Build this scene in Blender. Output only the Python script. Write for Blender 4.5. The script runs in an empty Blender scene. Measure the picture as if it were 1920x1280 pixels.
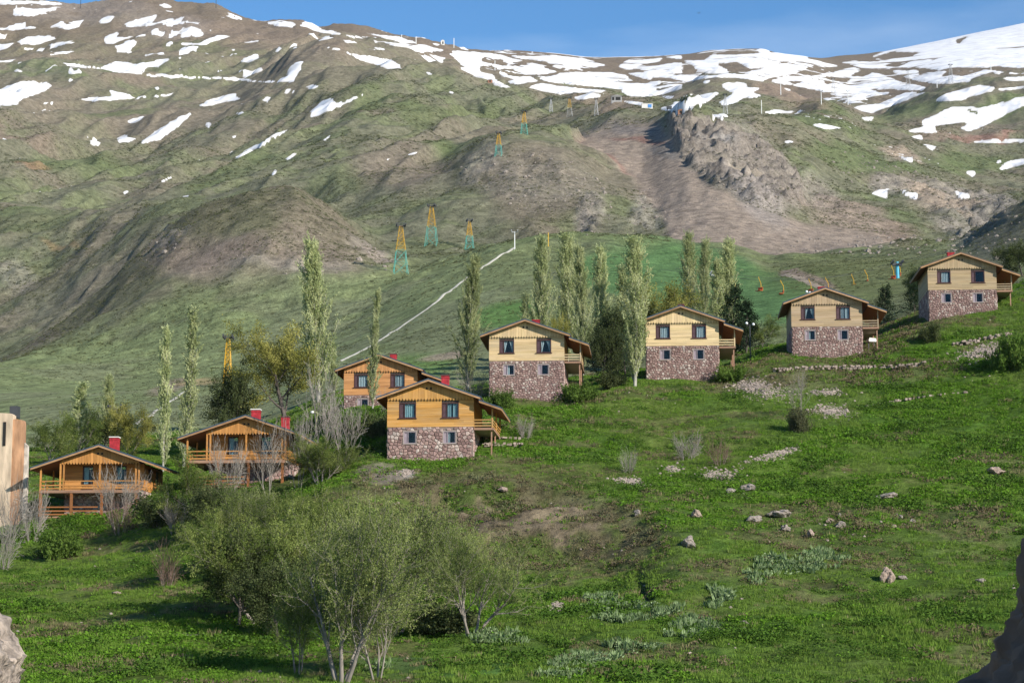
import bpy, bmesh, math, random
import numpy as np
from mathutils import Vector, Matrix

# ------------------------------------------------------------------ camera, sky, sun, exposure
scene = bpy.context.scene
COL = scene.collection
F = 4000.0                      # focal length in photo pixels (1920 wide)
PITCH = math.radians(8.25)
SP, CP = math.sin(PITCH), math.cos(PITCH)

cam_data = bpy.data.cameras.new('camera')
cam_data.sensor_width = 36.0
cam_data.lens = 36.0 * F / 1920.0
cam_data.clip_start = 0.5
cam_data.clip_end = 20000.0
cam = bpy.data.objects.new('camera', cam_data)
cam.location = (0, 0, 0)
cam.rotation_euler = (math.pi / 2 + PITCH, 0, 0)
COL.objects.link(cam)
scene.camera = cam

SUN_AZ = math.radians(133.0)    # clockwise from +Y (view direction): right and behind the camera
SUN_EL = math.radians(26.5)
world = bpy.data.worlds.new('World')
scene.world = world
world.use_nodes = True
wn = world.node_tree.nodes
sky = wn.new('ShaderNodeTexSky')
sky.sky_type = 'NISHITA'
sky.sun_disc = False
sky.sun_elevation = SUN_EL
sky.sun_rotation = SUN_AZ
sky.altitude = 2600.0
sky.air_density = 1.15
sky.dust_density = 0.15
sky.ozone_density = 2.2
wn['Background'].inputs['Strength'].default_value = 0.112
_hs = wn.new('ShaderNodeHueSaturation')
_hs.inputs['Saturation'].default_value = 1.28
world.node_tree.links.new(sky.outputs[0], _hs.inputs['Color'])
_tc = wn.new('ShaderNodeTexCoord'); _mp = wn.new('ShaderNodeMapping'); _nz = wn.new('ShaderNodeTexNoise'); _rp = wn.new('ShaderNodeValToRGB'); _mx = wn.new('ShaderNodeMix')
_mp.inputs['Scale'].default_value = (3.0, 3.0, 15.0)     # faint, flat wisps of cirrus all over the sky
_nz.inputs['Scale'].default_value = 1.6; _nz.inputs['Detail'].default_value = 6.0
_rp.color_ramp.elements[0].position = 0.55; _rp.color_ramp.elements[0].color = (0, 0, 0, 1)
_rp.color_ramp.elements[1].position = 0.80; _rp.color_ramp.elements[1].color = (.22, .22, .22, 1)
_mx.data_type = 'RGBA'; _mx.inputs['B'].default_value = (7.0, 7.6, 8.4, 1)
_wl = world.node_tree.links
_wl.new(_tc.outputs['Generated'], _mp.inputs['Vector']); _wl.new(_mp.outputs[0], _nz.inputs['Vector']); _wl.new(_nz.outputs['Fac'], _rp.inputs[0])
_wl.new(_rp.outputs[0], _mx.inputs['Factor']); _wl.new(_hs.outputs[0], _mx.inputs['A']); _wl.new(_mx.outputs['Result'], wn['Background'].inputs['Color'])

sun_data = bpy.data.lights.new('sun', 'SUN')
sun_data.energy = 5.0
sun_data.angle = math.radians(0.55)
sun_data.color = (1.0, 0.95, 0.87)
sun = bpy.data.objects.new('sun', sun_data)
_sd = Vector((math.sin(SUN_AZ) * math.cos(SUN_EL), math.cos(SUN_AZ) * math.cos(SUN_EL), math.sin(SUN_EL)))
sun.rotation_euler = _sd.to_track_quat('Z', 'Y').to_euler()
COL.objects.link(sun)

scene.view_settings.view_transform = 'Standard'
scene.view_settings.look = 'None'
scene.view_settings.exposure = 0.54
scene.view_settings.gamma = 1.0
scene.cycles.max_bounces = 5
scene.cycles.diffuse_bounces = 3
scene.cycles.glossy_bounces = 2
scene.cycles.transmission_bounces = 3
scene.cycles.transparent_max_bounces = 6
scene.cycles.caustics_reflective = False
scene.cycles.caustics_refractive = False

# ------------------------------------------------------------------ helpers
rng = np.random.default_rng(11)
random.seed(11)


def ray(px, py):
    """slopes (x/y, z/y) of the line of sight through a pixel of the photograph"""
    cx = (px - 960.0) / F
    cy = (640.0 - py) / F
    d = CP - SP * cy
    return cx / d, (SP + CP * cy) / d


def project(x, y, z):
    t = z / y
    cy = (t * CP - SP) / (CP + t * SP)
    cx = (x / y) * (CP - SP * cy)
    return 960.0 + F * cx, 640.0 - F * cy


def P(px, py, D):
    u, t = ray(px, py)
    return Vector((u * D, D, t * D))


_tab = np.random.default_rng(5).random((512, 512)).astype(np.float32)


def vnoise(x, y, seed=0):
    x = np.asarray(x, dtype=np.float64) + seed * 37.17
    y = np.asarray(y, dtype=np.float64) + seed * 91.73
    xi = np.floor(x).astype(np.int64); yi = np.floor(y).astype(np.int64)
    fx = (x - xi).astype(np.float32); fy = (y - yi).astype(np.float32)
    fx = fx * fx * fx * (fx * (fx * 6 - 15) + 10)
    fy = fy * fy * fy * (fy * (fy * 6 - 15) + 10)
    x0 = xi & 511; x1 = (xi + 1) & 511; y0 = yi & 511; y1 = (yi + 1) & 511
    a = _tab[y0, x0]; b = _tab[y0, x1]; c = _tab[y1, x0]; d = _tab[y1, x1]
    return (a + (b - a) * fx) + ((c + (d - c) * fx) - (a + (b - a) * fx)) * fy


def fbm(x, y, octv=4, seed=0, gain=0.5):
    s = 0.0; a = 1.0; tot = 0.0
    ca, sa = 0.8, 0.6
    for o in range(octv):
        s = s + a * vnoise(x, y, seed + o * 3)
        tot += a
        a *= gain
        x, y = (x * ca - y * sa) * 2.03, (x * sa + y * ca) * 2.03
    return s / tot


def ridged(x, y, octv=3, seed=0):
    s = 0.0; a = 1.0; tot = 0.0
    for o in range(octv):
        s = s + a * (1.0 - np.abs(2.0 * vnoise(x, y, seed + o * 3) - 1.0))
        tot += a
        a *= 0.5
        x, y = (x * 0.8 - y * 0.6) * 2.1, (x * 0.6 + y * 0.8) * 2.1
    return s / tot


def worley(x, y, seed=0):
    xi = np.floor(x).astype(np.int64); yi = np.floor(y).astype(np.int64)
    best = np.full(x.shape, 9.0); val = np.zeros(x.shape)
    for dx in (-1, 0, 1):
        for dy in (-1, 0, 1):
            a = (xi + dx + seed * 17) & 511; b = (yi + dy + seed * 29) & 511
            px_ = xi + dx + _tab[a, b]; py_ = yi + dy + _tab[b, a]
            d = np.hypot(x - px_, y - py_)
            m = d < best
            best = np.where(m, d, best); val = np.where(m, _tab[(a * 7 + b) & 511, (b * 3 + a) & 511], val)
    return val * (1.15 - np.clip(best, 0, 1))


def sstep(a, b, x):
    t = np.clip((x - a) / (b - a), 0, 1)
    return t * t * (3 - 2 * t)


def pchip(x, y, xq):
    x = np.asarray(x, float); y = np.asarray(y, float)
    h = np.diff(x); dl = np.diff(y) / h
    m = np.zeros_like(y)
    m[0] = dl[0]; m[-1] = dl[-1]
    w1 = 2 * h[1:] + h[:-1]; w2 = h[1:] + 2 * h[:-1]
    same = dl[:-1] * dl[1:] > 0
    with np.errstate(divide='ignore', invalid='ignore'):
        hm = (w1 + w2) / (w1 / dl[:-1] + w2 / dl[1:])
    m[1:-1] = np.where(same, hm, 0.0)
    k = np.clip(np.searchsorted(x, xq) - 1, 0, len(x) - 2)
    t = np.clip((xq - x[k]) / h[k], 0, 1)
    t2 = t * t; t3 = t2 * t
    return ((2 * t3 - 3 * t2 + 1) * y[k] + (t3 - 2 * t2 + t) * h[k] * m[k]
            + (-2 * t3 + 3 * t2) * y[k + 1] + (t3 - t2) * h[k] * m[k + 1])


def tag(o, label=None, cat=None, group=None, kind=None):
    if label: o['label'] = label
    if cat: o['category'] = cat
    if group: o['group'] = group
    if kind: o['kind'] = kind
    return o


def link(o, parent=None):
    COL.objects.link(o)
    if parent is not None:
        o.parent = parent
    return o


def empty(name, loc=(0, 0, 0), rz=0.0):
    o = bpy.data.objects.new(name, None)
    o.empty_display_size = 0.3
    o.location = loc
    o.rotation_euler = (0, 0, rz)
    COL.objects.link(o)
    return o


def np_mesh(name, verts, faces, mat=None, smooth=False, cols=None):
    """big mesh from numpy arrays; faces is (n,3) or (n,4)"""
    verts = np.ascontiguousarray(verts, dtype=np.float32)
    faces = np.ascontiguousarray(faces, dtype=np.int32)
    me = bpy.data.meshes.new(name)
    k = faces.shape[1]
    me.vertices.add(len(verts)); me.loops.add(faces.size); me.polygons.add(len(faces))
    me.vertices.foreach_set('co', verts.ravel())
    me.loops.foreach_set('vertex_index', faces.ravel())
    me.polygons.foreach_set('loop_start', np.arange(0, faces.size, k, dtype=np.int32))
    me.polygons.foreach_set('loop_total', np.full(len(faces), k, dtype=np.int32))
    me.polygons.foreach_set('use_smooth', np.full(len(faces), bool(smooth)))
    if cols is not None:
        at = me.color_attributes.new('Col', 'FLOAT_COLOR', 'POINT')
        c4 = np.ones((len(verts), 4), dtype=np.float32)
        c4[:, :3] = cols
        at.data.foreach_set('color', c4.ravel())
    me.update(calc_edges=True)
    if mat: me.materials.append(mat)
    return me


class MB:
    """collects simple solids; build() links them as one mesh object, per-piece tint in 'Col'"""
    def __init__(self):
        self.v = []; self.f = []; self.c = []

    def add(self, vs, fs, col=None):
        n = len(self.v)
        self.v += [tuple(p) for p in vs]
        self.f += [tuple(i + n for i in f) for f in fs]
        c = col if col is not None else (1, 1, 1)
        self.c += [c] * len(vs)

    def box(self, x0, x1, y0, y1, z0, z1, col=None):
        self.add([(x0, y0, z0), (x1, y0, z0), (x1, y1, z0), (x0, y1, z0), (x0, y0, z1), (x1, y0, z1), (x1, y1, z1), (x0, y1, z1)],
                 [(0, 3, 2, 1), (4, 5, 6, 7), (0, 1, 5, 4), (1, 2, 6, 5), (2, 3, 7, 6), (3, 0, 4, 7)], col)

    def prism(self, poly, y0, y1, col=None):
        """poly: list of (x,z) counter-clockwise seen from -y"""
        n = len(poly)
        vs = [(x, y0, z) for x, z in poly] + [(x, y1, z) for x, z in poly]
        fs = [tuple(range(n)), tuple(range(2 * n - 1, n - 1, -1))]
        for i in range(n):
            j = (i + 1) % n
            fs.append((i, i + n, j + n, j))
        self.add(vs, fs, col)

    def tube(self, pts, rads, n=6, col=None, cap=True):
        pts = [Vector(p) for p in pts]
        if not hasattr(rads, '__len__'): rads = [rads] * len(pts)
        vs = []; fs = []
        ref = Vector((0.31, 0.2, 0.93)).normalized()
        for i, p in enumerate(pts):
            d = (pts[min(i + 1, len(pts) - 1)] - pts[max(i - 1, 0)])
            if d.length < 1e-9: d = Vector((0, 0, 1))
            d.normalize()
            a = d.cross(ref if abs(d.dot(ref)) < 0.95 else Vector((1, 0, 0))).normalized()
            b = d.cross(a)
            for k in range(n):
                t = 2 * math.pi * k / n
                vs.append(p + (a * math.cos(t) + b * math.sin(t)) * rads[i])
        for i in range(len(pts) - 1):
            for k in range(n):
                q = (k + 1) % n
                fs.append((i * n + k, i * n + q, (i + 1) * n + q, (i + 1) * n + k))
        if cap:
            fs.append(tuple(range(n - 1, -1, -1)))
            m = (len(pts) - 1) * n
            fs.append(tuple(m + k for k in range(n)))
        self.add(vs, fs, col)

    def build(self, name, mat=None, parent=None, smooth=False, kind=None):
        me = bpy.data.meshes.new(name)
        me.from_pydata(self.v, [], self.f)
        at = me.color_attributes.new('Col', 'FLOAT_COLOR', 'POINT')
        c4 = np.ones((len(self.v), 4), dtype=np.float32)
        if self.c: c4[:, :3] = np.array(self.c, dtype=np.float32)
        at.data.foreach_set('color', c4.ravel())
        if smooth:
            me.polygons.foreach_set('use_smooth', np.ones(len(me.polygons), dtype=bool))
        me.update()
        if mat: me.materials.append(mat)
        o = bpy.data.objects.new(name, me)
        if kind: o['kind'] = kind
        return link(o, parent)


# ------------------------------------------------------------------ materials
def mat_new(name):
    m = bpy.data.materials.new(name)
    m.use_nodes = True
    nt = m.node_tree
    return m, nt, nt.nodes['Principled BSDF']


def nd(nt, typ, **kw):
    n = nt.nodes.new(typ)
    for k, v in kw.items():
        setattr(n, k, v)
    return n


def ramp(nt, stops, src):
    r = nd(nt, 'ShaderNodeValToRGB')
    e = r.color_ramp.elements
    while len(e) < len(stops): e.new(0.5)
    for i, (p, c) in enumerate(stops):
        e[i].position = p
        e[i].color = (c, c, c, 1) if not hasattr(c, '__len__') else (*c, 1)
    nt.links.new(src, r.inputs[0])
    return r.outputs[0]


def mul(nt, a, b, fac=1.0):
    m = nd(nt, 'ShaderNodeMix', data_type='RGBA', blend_type='MULTIPLY')
    m.inputs['Factor'].default_value = fac
    nt.links.new(a, m.inputs['A'])
    if hasattr(b, 'is_linked') or hasattr(b, 'node'):
        nt.links.new(b, m.inputs['B'])
    else:
        m.inputs['B'].default_value = (*b, 1)
    return m.outputs['Result']


def coords(nt, scale=(1, 1, 1), world_space=False):
    if world_space:
        g = nd(nt, 'ShaderNodeNewGeometry'); src = g.outputs['Position']
    else:
        t = nd(nt, 'ShaderNodeTexCoord'); src = t.outputs['Object']
    mp = nd(nt, 'ShaderNodeMapping')
    mp.inputs['Scale'].default_value = scale
    nt.links.new(src, mp.inputs['Vector'])
    return mp.outputs['Vector']


def noise(nt, vec, scale, detail=4.0, rough=0.55):
    n = nd(nt, 'ShaderNodeTexNoise')
    n.inputs['Scale'].default_value = scale
    n.inputs['Detail'].default_value = detail
    n.inputs['Roughness'].default_value = rough
    nt.links.new(vec, n.inputs['Vector'])
    return n.outputs['Fac']


def bump(nt, bsdf, src, strength, dist):
    b = nd(nt, 'ShaderNodeBump')
    b.inputs['Strength'].default_value = strength
    b.inputs['Distance'].default_value = dist
    nt.links.new(src, b.inputs['Height'])
    nt.links.new(b.outputs['Normal'], bsdf.inputs['Normal'])


def plain(name, col, rough=0.8, var=0.15, scale=3.0, use_attr=True, stretch=(1, 1, 1), spec=0.3, metal=0.0, bumpd=0.0, world_space=False):
    """base colour * per-piece tint * noise"""
    m, nt, b = mat_new(name)
    v = coords(nt, stretch, world_space)
    n = noise(nt, v, scale)
    c = nd(nt, 'ShaderNodeRGB'); c.outputs[0].default_value = (*col, 1)
    out = mul(nt, c.outputs[0], ramp(nt, [(0.25, 1 - var), (0.75, 1 + var)], n))
    if use_attr:
        a = nd(nt, 'ShaderNodeAttribute', attribute_name='Col')
        out = mul(nt, out, a.outputs['Color'])
    nt.links.new(out, b.inputs['Base Color'])
    b.inputs['Roughness'].default_value = rough
    b.inputs['Specular IOR Level'].default_value = spec
    b.inputs['Metallic'].default_value = metal
    if bumpd: bump(nt, b, n, 0.6, bumpd)
    return m


def terrain_material():
    m, nt, b = mat_new('hillside')
    v = coords(nt, (1, 1, 1), True)
    a = nd(nt, 'ShaderNodeAttribute', attribute_name='Col')
    n1 = noise(nt, v, 0.35, 6, 0.68)
    n2 = noise(nt, v, 1.7, 7, 0.72)
    out = mul(nt, a.outputs['Color'], ramp(nt, [(0.3, 0.55), (0.5, 1.05), (0.7, 1.5)], n1))
    out = mul(nt, out, ramp(nt, [(0.30, 0.58), (0.52, 1.0), (0.70, 1.36)], n2))
    nt.links.new(out, b.inputs['Base Color'])
    b.inputs['Roughness'].default_value = 1.0
    b.inputs['Specular IOR Level'].default_value = 0.05
    mix = nd(nt, 'ShaderNodeMath', operation='ADD')
    nt.links.new(n1, mix.inputs[0]); nt.links.new(n2, mix.inputs[1])
    bump(nt, b, mix.outputs[0], 0.75, 0.55)
    return m


def snow_material():
    m, nt, b = mat_new('old_snow')
    v = coords(nt, (1, 1, 1), True)
    n = noise(nt, v, 0.05, 6, 0.6)
    o = ramp(nt, [(0.3, (0.62, 0.60, 0.58)), (0.6, (0.80, 0.79, 0.78))], n)
    a = nd(nt, 'ShaderNodeAttribute', attribute_name='Col')
    mx = nd(nt, 'ShaderNodeMix', data_type='RGBA')
    nt.links.new(a.outputs['Fac'], mx.inputs['Factor']); mx.inputs['A'].default_value = (.42, .385, .34, 1); nt.links.new(o, mx.inputs['B'])
    nt.links.new(mx.outputs['Result'], b.inputs['Base Color'])
    b.inputs['Roughness'].default_value = 0.7
    b.inputs['Specular IOR Level'].default_value = 0.2
    bump(nt, b, noise(nt, v, 0.25, 4), 0.35, 0.6)
    return m


# ------------------------------------------------------------------ terrain: sections through the valley, near to far
# every section is a list of (photo column, photo row, distance); heights follow from the lines of sight
SECT = []


def sect(*pts):
    SECT.append([(px, *((lambda u, t: (u, t))(*ray(px, py))), D) for px, py, D in pts])


def sect_z(D, z):
    SECT.append([(px, ray(px, 900)[0], z / D, D) for px in (-600, 2500)])


sect_z(2.0, -1.7)
sect_z(30.0, -3.2)
sect_z(70.0, -3.5)
sect((-600, 1284, 92), (0, 1284, 93), (960, 1288, 95), (2500, 1290, 95))
sect((-600, 1205, 110), (0, 1200, 111), (300, 1194, 111), (540, 1192, 111), (700, 1200, 110), (960, 1192, 110), (1280, 1165, 112), (1600, 1152, 112), (1920, 1140, 112), (2500, 1120, 112))
sect((-600, 1150, 121), (0, 1132, 123), (300, 1108, 125), (540, 1085, 126), (680, 1080, 129), (800, 1085, 132), (960, 1085, 133), (1130, 1085, 131), (1230, 1078, 126), (1280, 1068, 125), (1600, 1062, 126), (1920, 1060, 126), (2500, 1030, 126))
sect((-600, 1095, 138), (0, 1088, 143), (200, 1066, 144), (300, 1046, 144), (420, 1010, 143), (540, 985, 141), (680, 945, 144), (800, 942, 145.5), (960, 938, 146), (1130, 942, 145), (1280, 955, 141), (1600, 955, 142), (1920, 955, 142), (2500, 900, 142))
sect((-600, 1040, 163), (0, 1004, 164), (75, 990, 164), (200, 972, 165), (300, 944, 165), (345, 940, 166), (480, 912, 167), (560, 902, 166), (650, 878, 160), (726, 867, 159), (893, 858, 159), (1000, 842, 163), (1150, 818, 168), (1300, 788, 173), (1500, 760, 177), (1700, 735, 180), (1920, 690, 182), (2500, 560, 182))
sect((-600, 960, 190), (0, 905, 191), (200, 885, 191), (345, 880, 192), (480, 860, 192), (600, 800, 190), (645, 768, 187), (780, 762, 187), (917, 752, 183.5), (1058, 756, 183.5), (1211, 713, 189.5), (1348, 713, 189.5), (1484, 668, 194.5), (1620, 662, 194.5), (1740, 601, 202.5), (1868, 584, 202.5), (1920, 572, 203), (2500, 470, 206))
sect((-600, 900, 225), (0, 850, 225), (300, 815, 225), (480, 790, 226), (640, 735, 226), (780, 728, 226), (980, 718, 224), (1280, 686, 226), (1400, 655, 226), (1550, 632, 230), (1700, 585, 232), (1800, 556, 232), (1920, 525, 232), (2500, 400, 232))
sect((-600, 820, 300), (0, 765, 300), (300, 735, 300), (480, 715, 300), (640, 677, 300), (780, 648, 295), (900, 628, 290), (1100, 605, 290), (1300, 592, 290), (1450, 562, 300), (1600, 545, 300), (1720, 530, 300), (1800, 505, 300), (1920, 478, 300), (2500, 330, 300))
sect((-600, 760, 400), (0, 700, 400), (200, 688, 400), (400, 660, 400), (640, 600, 400), (760, 548, 405), (900, 490, 415), (964, 466, 430), (1080, 461, 430), (1200, 463, 430), (1300, 467, 430), (1400, 472, 430), (1440, 480, 430), (1500, 474, 430), (1560, 468, 430), (1640, 462, 430), (1720, 458, 430), (1790, 462, 425), (1850, 428, 420), (1920, 386, 415), (2100, 280, 415), (2500, 150, 415))
# crest of the brown hill on the left, open slope with the pylons, foot of the rocky knoll and of the scree
sect((-600, 820, 520), (-200, 770, 520), (0, 690, 520), (60, 650, 520), (150, 588, 520), (230, 520, 520), (290, 466, 520), (360, 413, 525), (420, 384, 530), (480, 365, 530), (540, 362, 530), (600, 386, 530), (660, 424, 525), (720, 462, 520), (780, 470, 520), (809, 462, 530), (880, 460, 530), (960, 456, 520), (1080, 452, 520), (1260, 448, 510), (1350, 452, 505), (1420, 470, 490), (1500, 476, 490), (1600, 466, 500), (1720, 462, 520), (1800, 470, 520), (1850, 455, 520), (1920, 430, 520), (2500, 300, 520))
sect((-600, 800, 620), (0, 660, 620), (100, 618, 620), (200, 560, 620), (300, 505, 620), (400, 455, 620), (480, 430, 620), (600, 420, 620), (700, 405, 610), (800, 390, 600), (840, 380, 600), (900, 372, 600), (960, 360, 600), (1040, 355, 600), (1100, 360, 600), (1160, 375, 598), (1220, 398, 590), (1260, 385, 590), (1300, 372, 590), (1350, 380, 580), (1400, 392, 575), (1460, 410, 570), (1550, 432, 570), (1650, 442, 580), (1750, 452, 590), (1850, 440, 600), (1920, 425, 600), (2500, 330, 600))
sect((-600, 650, 720), (0, 560, 720), (100, 530, 720), (200, 470, 720), (300, 405, 720), (400, 385, 720), (500, 365, 720), (600, 345, 715), (700, 330, 700), (760, 328, 690), (820, 345, 690), (860, 322, 690), (900, 296, 690), (960, 277, 690), (1040, 281, 690), (1100, 298, 690), (1150, 318, 690), (1200, 320, 690), (1250, 300, 690), (1290, 288, 690), (1330, 285, 690), (1400, 318, 680), (1460, 345, 680), (1550, 388, 680), (1650, 404, 680), (1750, 412, 690), (1850, 405, 700), (1920, 395, 700), (2500, 330, 700))
sect((-600, 520, 830), (0, 430, 830), (100, 422, 830), (200, 402, 830), (300, 378, 830), (400, 350, 830), (500, 332, 830), (600, 308, 825), (700, 293, 820), (800, 287, 815), (900, 278, 810), (960, 282, 810), (1040, 279, 810), (1100, 262, 805), (1160, 245, 800), (1200, 238, 795), (1235, 232, 790), (1262, 218, 785), (1290, 213, 780), (1340, 222, 775), (1400, 240, 770), (1470, 262, 770), (1550, 300, 780), (1650, 338, 790), (1750, 362, 800), (1850, 376, 810), (1920, 375, 810), (2500, 320, 810))
sect((-600, 400, 1040), (0, 345, 1040), (100, 352, 1040), (200, 350, 1040), (300, 335, 1040), (400, 308, 1040), (500, 282, 1040), (600, 250, 1040), (700, 224, 1040), (760, 215, 1040), (830, 206, 1040), (900, 226, 1040), (960, 236, 1040), (1040, 222, 1040), (1100, 208, 1030), (1200, 200, 1010), (1300, 210, 1000), (1400, 216, 1000), (1480, 230, 1000), (1560, 255, 1000), (1650, 282, 1000), (1750, 305, 1000), (1850, 330, 1000), (1920, 338, 1000), (2500, 300, 1000))
sect((-600, 260, 1250), (0, 240, 1250), (60, 246, 1250), (150, 280, 1250), (250, 287, 1250), (350, 272, 1250), (450, 250, 1250), (550, 205, 1250), (650, 168, 1250), (700, 157, 1250), (800, 150, 1250), (900, 163, 1250), (1000, 180, 1250), (1100, 188, 1250), (1200, 196, 1240), (1300, 205, 1220), (1400, 209, 1200), (1480, 212, 1200), (1530, 204, 1200), (1580, 212, 1200), (1640, 236, 1200), (1750, 262, 1200), (1850, 280, 1200), (1920, 285, 1200), (2500, 250, 1200))
sect((-600, 180, 1520), (0, 190, 1520), (120, 172, 1520), (250, 180, 1520), (400, 192, 1520), (500, 152, 1520), (560, 112, 1520), (640, 102, 1520), (700, 116, 1520), (760, 127, 1520), (850, 148, 1520), (950, 172, 1520), (1100, 186, 1520), (1230, 190, 1500), (1290, 162, 1480), (1330, 148, 1480), (1400, 154, 1480), (1460, 172, 1480), (1520, 196, 1480), (1590, 208, 1480), (1640, 228, 1480), (1700, 196, 1480), (1760, 172, 1480), (1830, 158, 1480), (1920, 148, 1480), (2500, 80, 1480))
sect((-600, 100, 1900), (0, 110, 1900), (120, 105, 1900), (300, 108, 1900), (450, 95, 1900), (560, 85, 1900), (640, 82, 1900), (700, 90, 1900), (760, 98, 1900), (850, 125, 1900), (950, 150, 1900), (1100, 168, 1900), (1200, 175, 1880), (1290, 172, 1850), (1400, 172, 1850), (1500, 195, 1850), (1590, 195, 1850), (1640, 200, 1850), (1720, 180, 1850), (1800, 165, 1850), (1920, 152, 1850), (2500, 90, 1850))
sect((-600, -30, 2350), (0, -8, 2350), (90, 4, 2350), (150, 12, 2350), (180, 7, 2350), (250, -2, 2350), (300, 0, 2350), (340, 9, 2350), (400, 11, 2350), (440, 26, 2350), (490, 42, 2350), (560, 40, 2350), (600, 54, 2350), (625, 49, 2350), (650, 48, 2350), (700, 56, 2350), (760, 71, 2350), (820, 83, 2350), (870, 95, 2350), (960, 104, 2400), (1040, 112, 2400), (1110, 128, 2400), (1200, 132, 2400), (1290, 128, 2400), (1400, 122, 2400), (1500, 140, 2400), (1600, 160, 2400), (1700, 150, 2400), (1780, 132, 2400), (1850, 126, 2400), (1920, 124, 2400), (2500, 60, 2400))
sect((-600, 60, 2900), (0, 70, 2900), (400, 80, 2900), (800, 120, 2900), (900, 110, 2900), (960, 103, 2900), (1040, 107, 2900), (1110, 111, 2900), (1170, 110, 2900), (1280, 105, 2900), (1340, 97, 2900), (1420, 94, 2900), (1460, 101, 2900), (1520, 108, 2900), (1570, 117, 2900), (1650, 116, 2900), (1750, 106, 2900), (1850, 96, 2900), (1920, 92, 2900), (2500, 40, 2900))
sect((-600, 160, 3600), (0, 160, 3600), (960, 180, 3600), (1400, 165, 3600), (1520, 138, 3600), (1570, 122, 3600), (1620, 117, 3600), (1700, 104, 3600), (1800, 84, 3600), (1920, 60, 3600), (2100, 24, 3600), (2500, -60, 3600))
sect((-600, 300, 5000), (2500, 300, 5000))

U0, U1 = ray(-520, 700)[0], ray(2440, 700)[0]
NU = 720
us = np.linspace(U0, U1, NU)
Ds = np.concatenate([np.linspace(2, 88, 24, endpoint=False), np.arange(88, 212, 0.52), np.arange(212, 430, 1.05), np.arange(430, 1060, 2.05),
                     np.arange(1060, 2000, 4.2), np.arange(2000, 3000, 9.0), np.arange(3000, 3700, 16.0), np.arange(3700, 5001, 130.0)])
ND = len(Ds)
secD = np.zeros((len(SECT), NU)); secT = np.zeros((len(SECT), NU))
for i, s in enumerate(SECT):
    uu = [q[1] for q in s]
    if len(s) > 2:
        secT[i] = pchip(uu, [q[2] for q in s], np.clip(us, uu[0], uu[-1]))
        secD[i] = pchip(uu, [q[3] for q in s], np.clip(us, uu[0], uu[-1]))
    else:
        secT[i] = np.interp(us, uu, [q[2] for q in s]); secD[i] = np.interp(us, uu, [q[3] for q in s])
for i in range(1, len(SECT)):
    secD[i] = np.maximum(secD[i], secD[i - 1] + 4.0)
TZ = np.zeros((ND, NU))
for j in range(NU):
    TZ[:, j] = pchip(secD[:, j], secD[:, j] * secT[:, j], Ds)
TY = np.repeat(Ds[:, None], NU, axis=1)
TX = TY * us[None, :]

# ---- painted land cover is looked up by what part of the hill it is; edges are broken up by noise
ppx, ppy = project(TX, TY, TZ)
wpx = ppx + 26 * (fbm(TX * 0.06, TY * 0.03, 4, 3) - 0.5) * np.clip(TY / 400, 0.35, 1)
wpy = ppy + 20 * (fbm(TX * 0.06, TY * 0.03, 4, 9) - 0.5) * np.clip(TY / 400, 0.35, 1)


def blob(cx, cy, rx, ry, ang=0.0, hard=0.55):
    a = math.radians(ang); c, s = math.cos(a), math.sin(a)
    dx = wpx - cx; dy = wpy - cy
    d = np.sqrt(((dx * c + dy * s) / rx) ** 2 + ((-dx * s + dy * c) / ry) ** 2)
    return 1.0 - sstep(hard, 1.15, d)


def raster(polys, holes=(), W=1920, H=520):
    img = np.zeros((H, W), np.float32)

    def fill(poly, val):
        p = np.array(poly, float)
        x0, x1 = int(max(0, p[:, 0].min())), int(min(W - 1, p[:, 0].max() + 1))
        y0, y1 = int(max(0, p[:, 1].min())), int(min(H - 1, p[:, 1].max() + 1))
        if x1 <= x0 or y1 <= y0: return
        X, Y = np.meshgrid(np.arange(x0, x1 + 1), np.arange(y0, y1 + 1))
        ins = np.zeros(X.shape, bool)
        n = len(p)
        for i in range(n):
            ax, ay = p[i]; bx, by = p[(i + 1) % n]
            if ay == by: continue
            cond = ((ay > Y) != (by > Y)) & (X < (bx - ax) * (Y - ay) / (by - ay) + ax)
            ins ^= cond
        img[y0:y1 + 1, x0:x1 + 1][ins] = val
    for p in polys: fill(p, 1.0)
    for p in holes: fill(p, 0.0)
    return img


def boxblur(a, r):
    for ax in (0, 1):
        k = np.ones(2 * r + 1) / (2 * r + 1)
        a = np.apply_along_axis(lambda v: np.convolve(np.pad(v, r, mode='edge'), k, 'valid'), ax, a)
    return a


def lookup(img, px, py):
    H, W = img.shape
    x = np.clip(px, 0, W - 1.01); y = np.clip(py, 0, H - 1.01)
    xi = x.astype(int); yi = y.astype(int); fx = x - xi; fy = y - yi
    return (img[yi, xi] * (1 - fx) + img[yi, xi + 1] * fx) * (1 - fy) + (img[yi + 1, xi] * (1 - fx) + img[yi + 1, xi + 1] * fx) * fy


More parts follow.
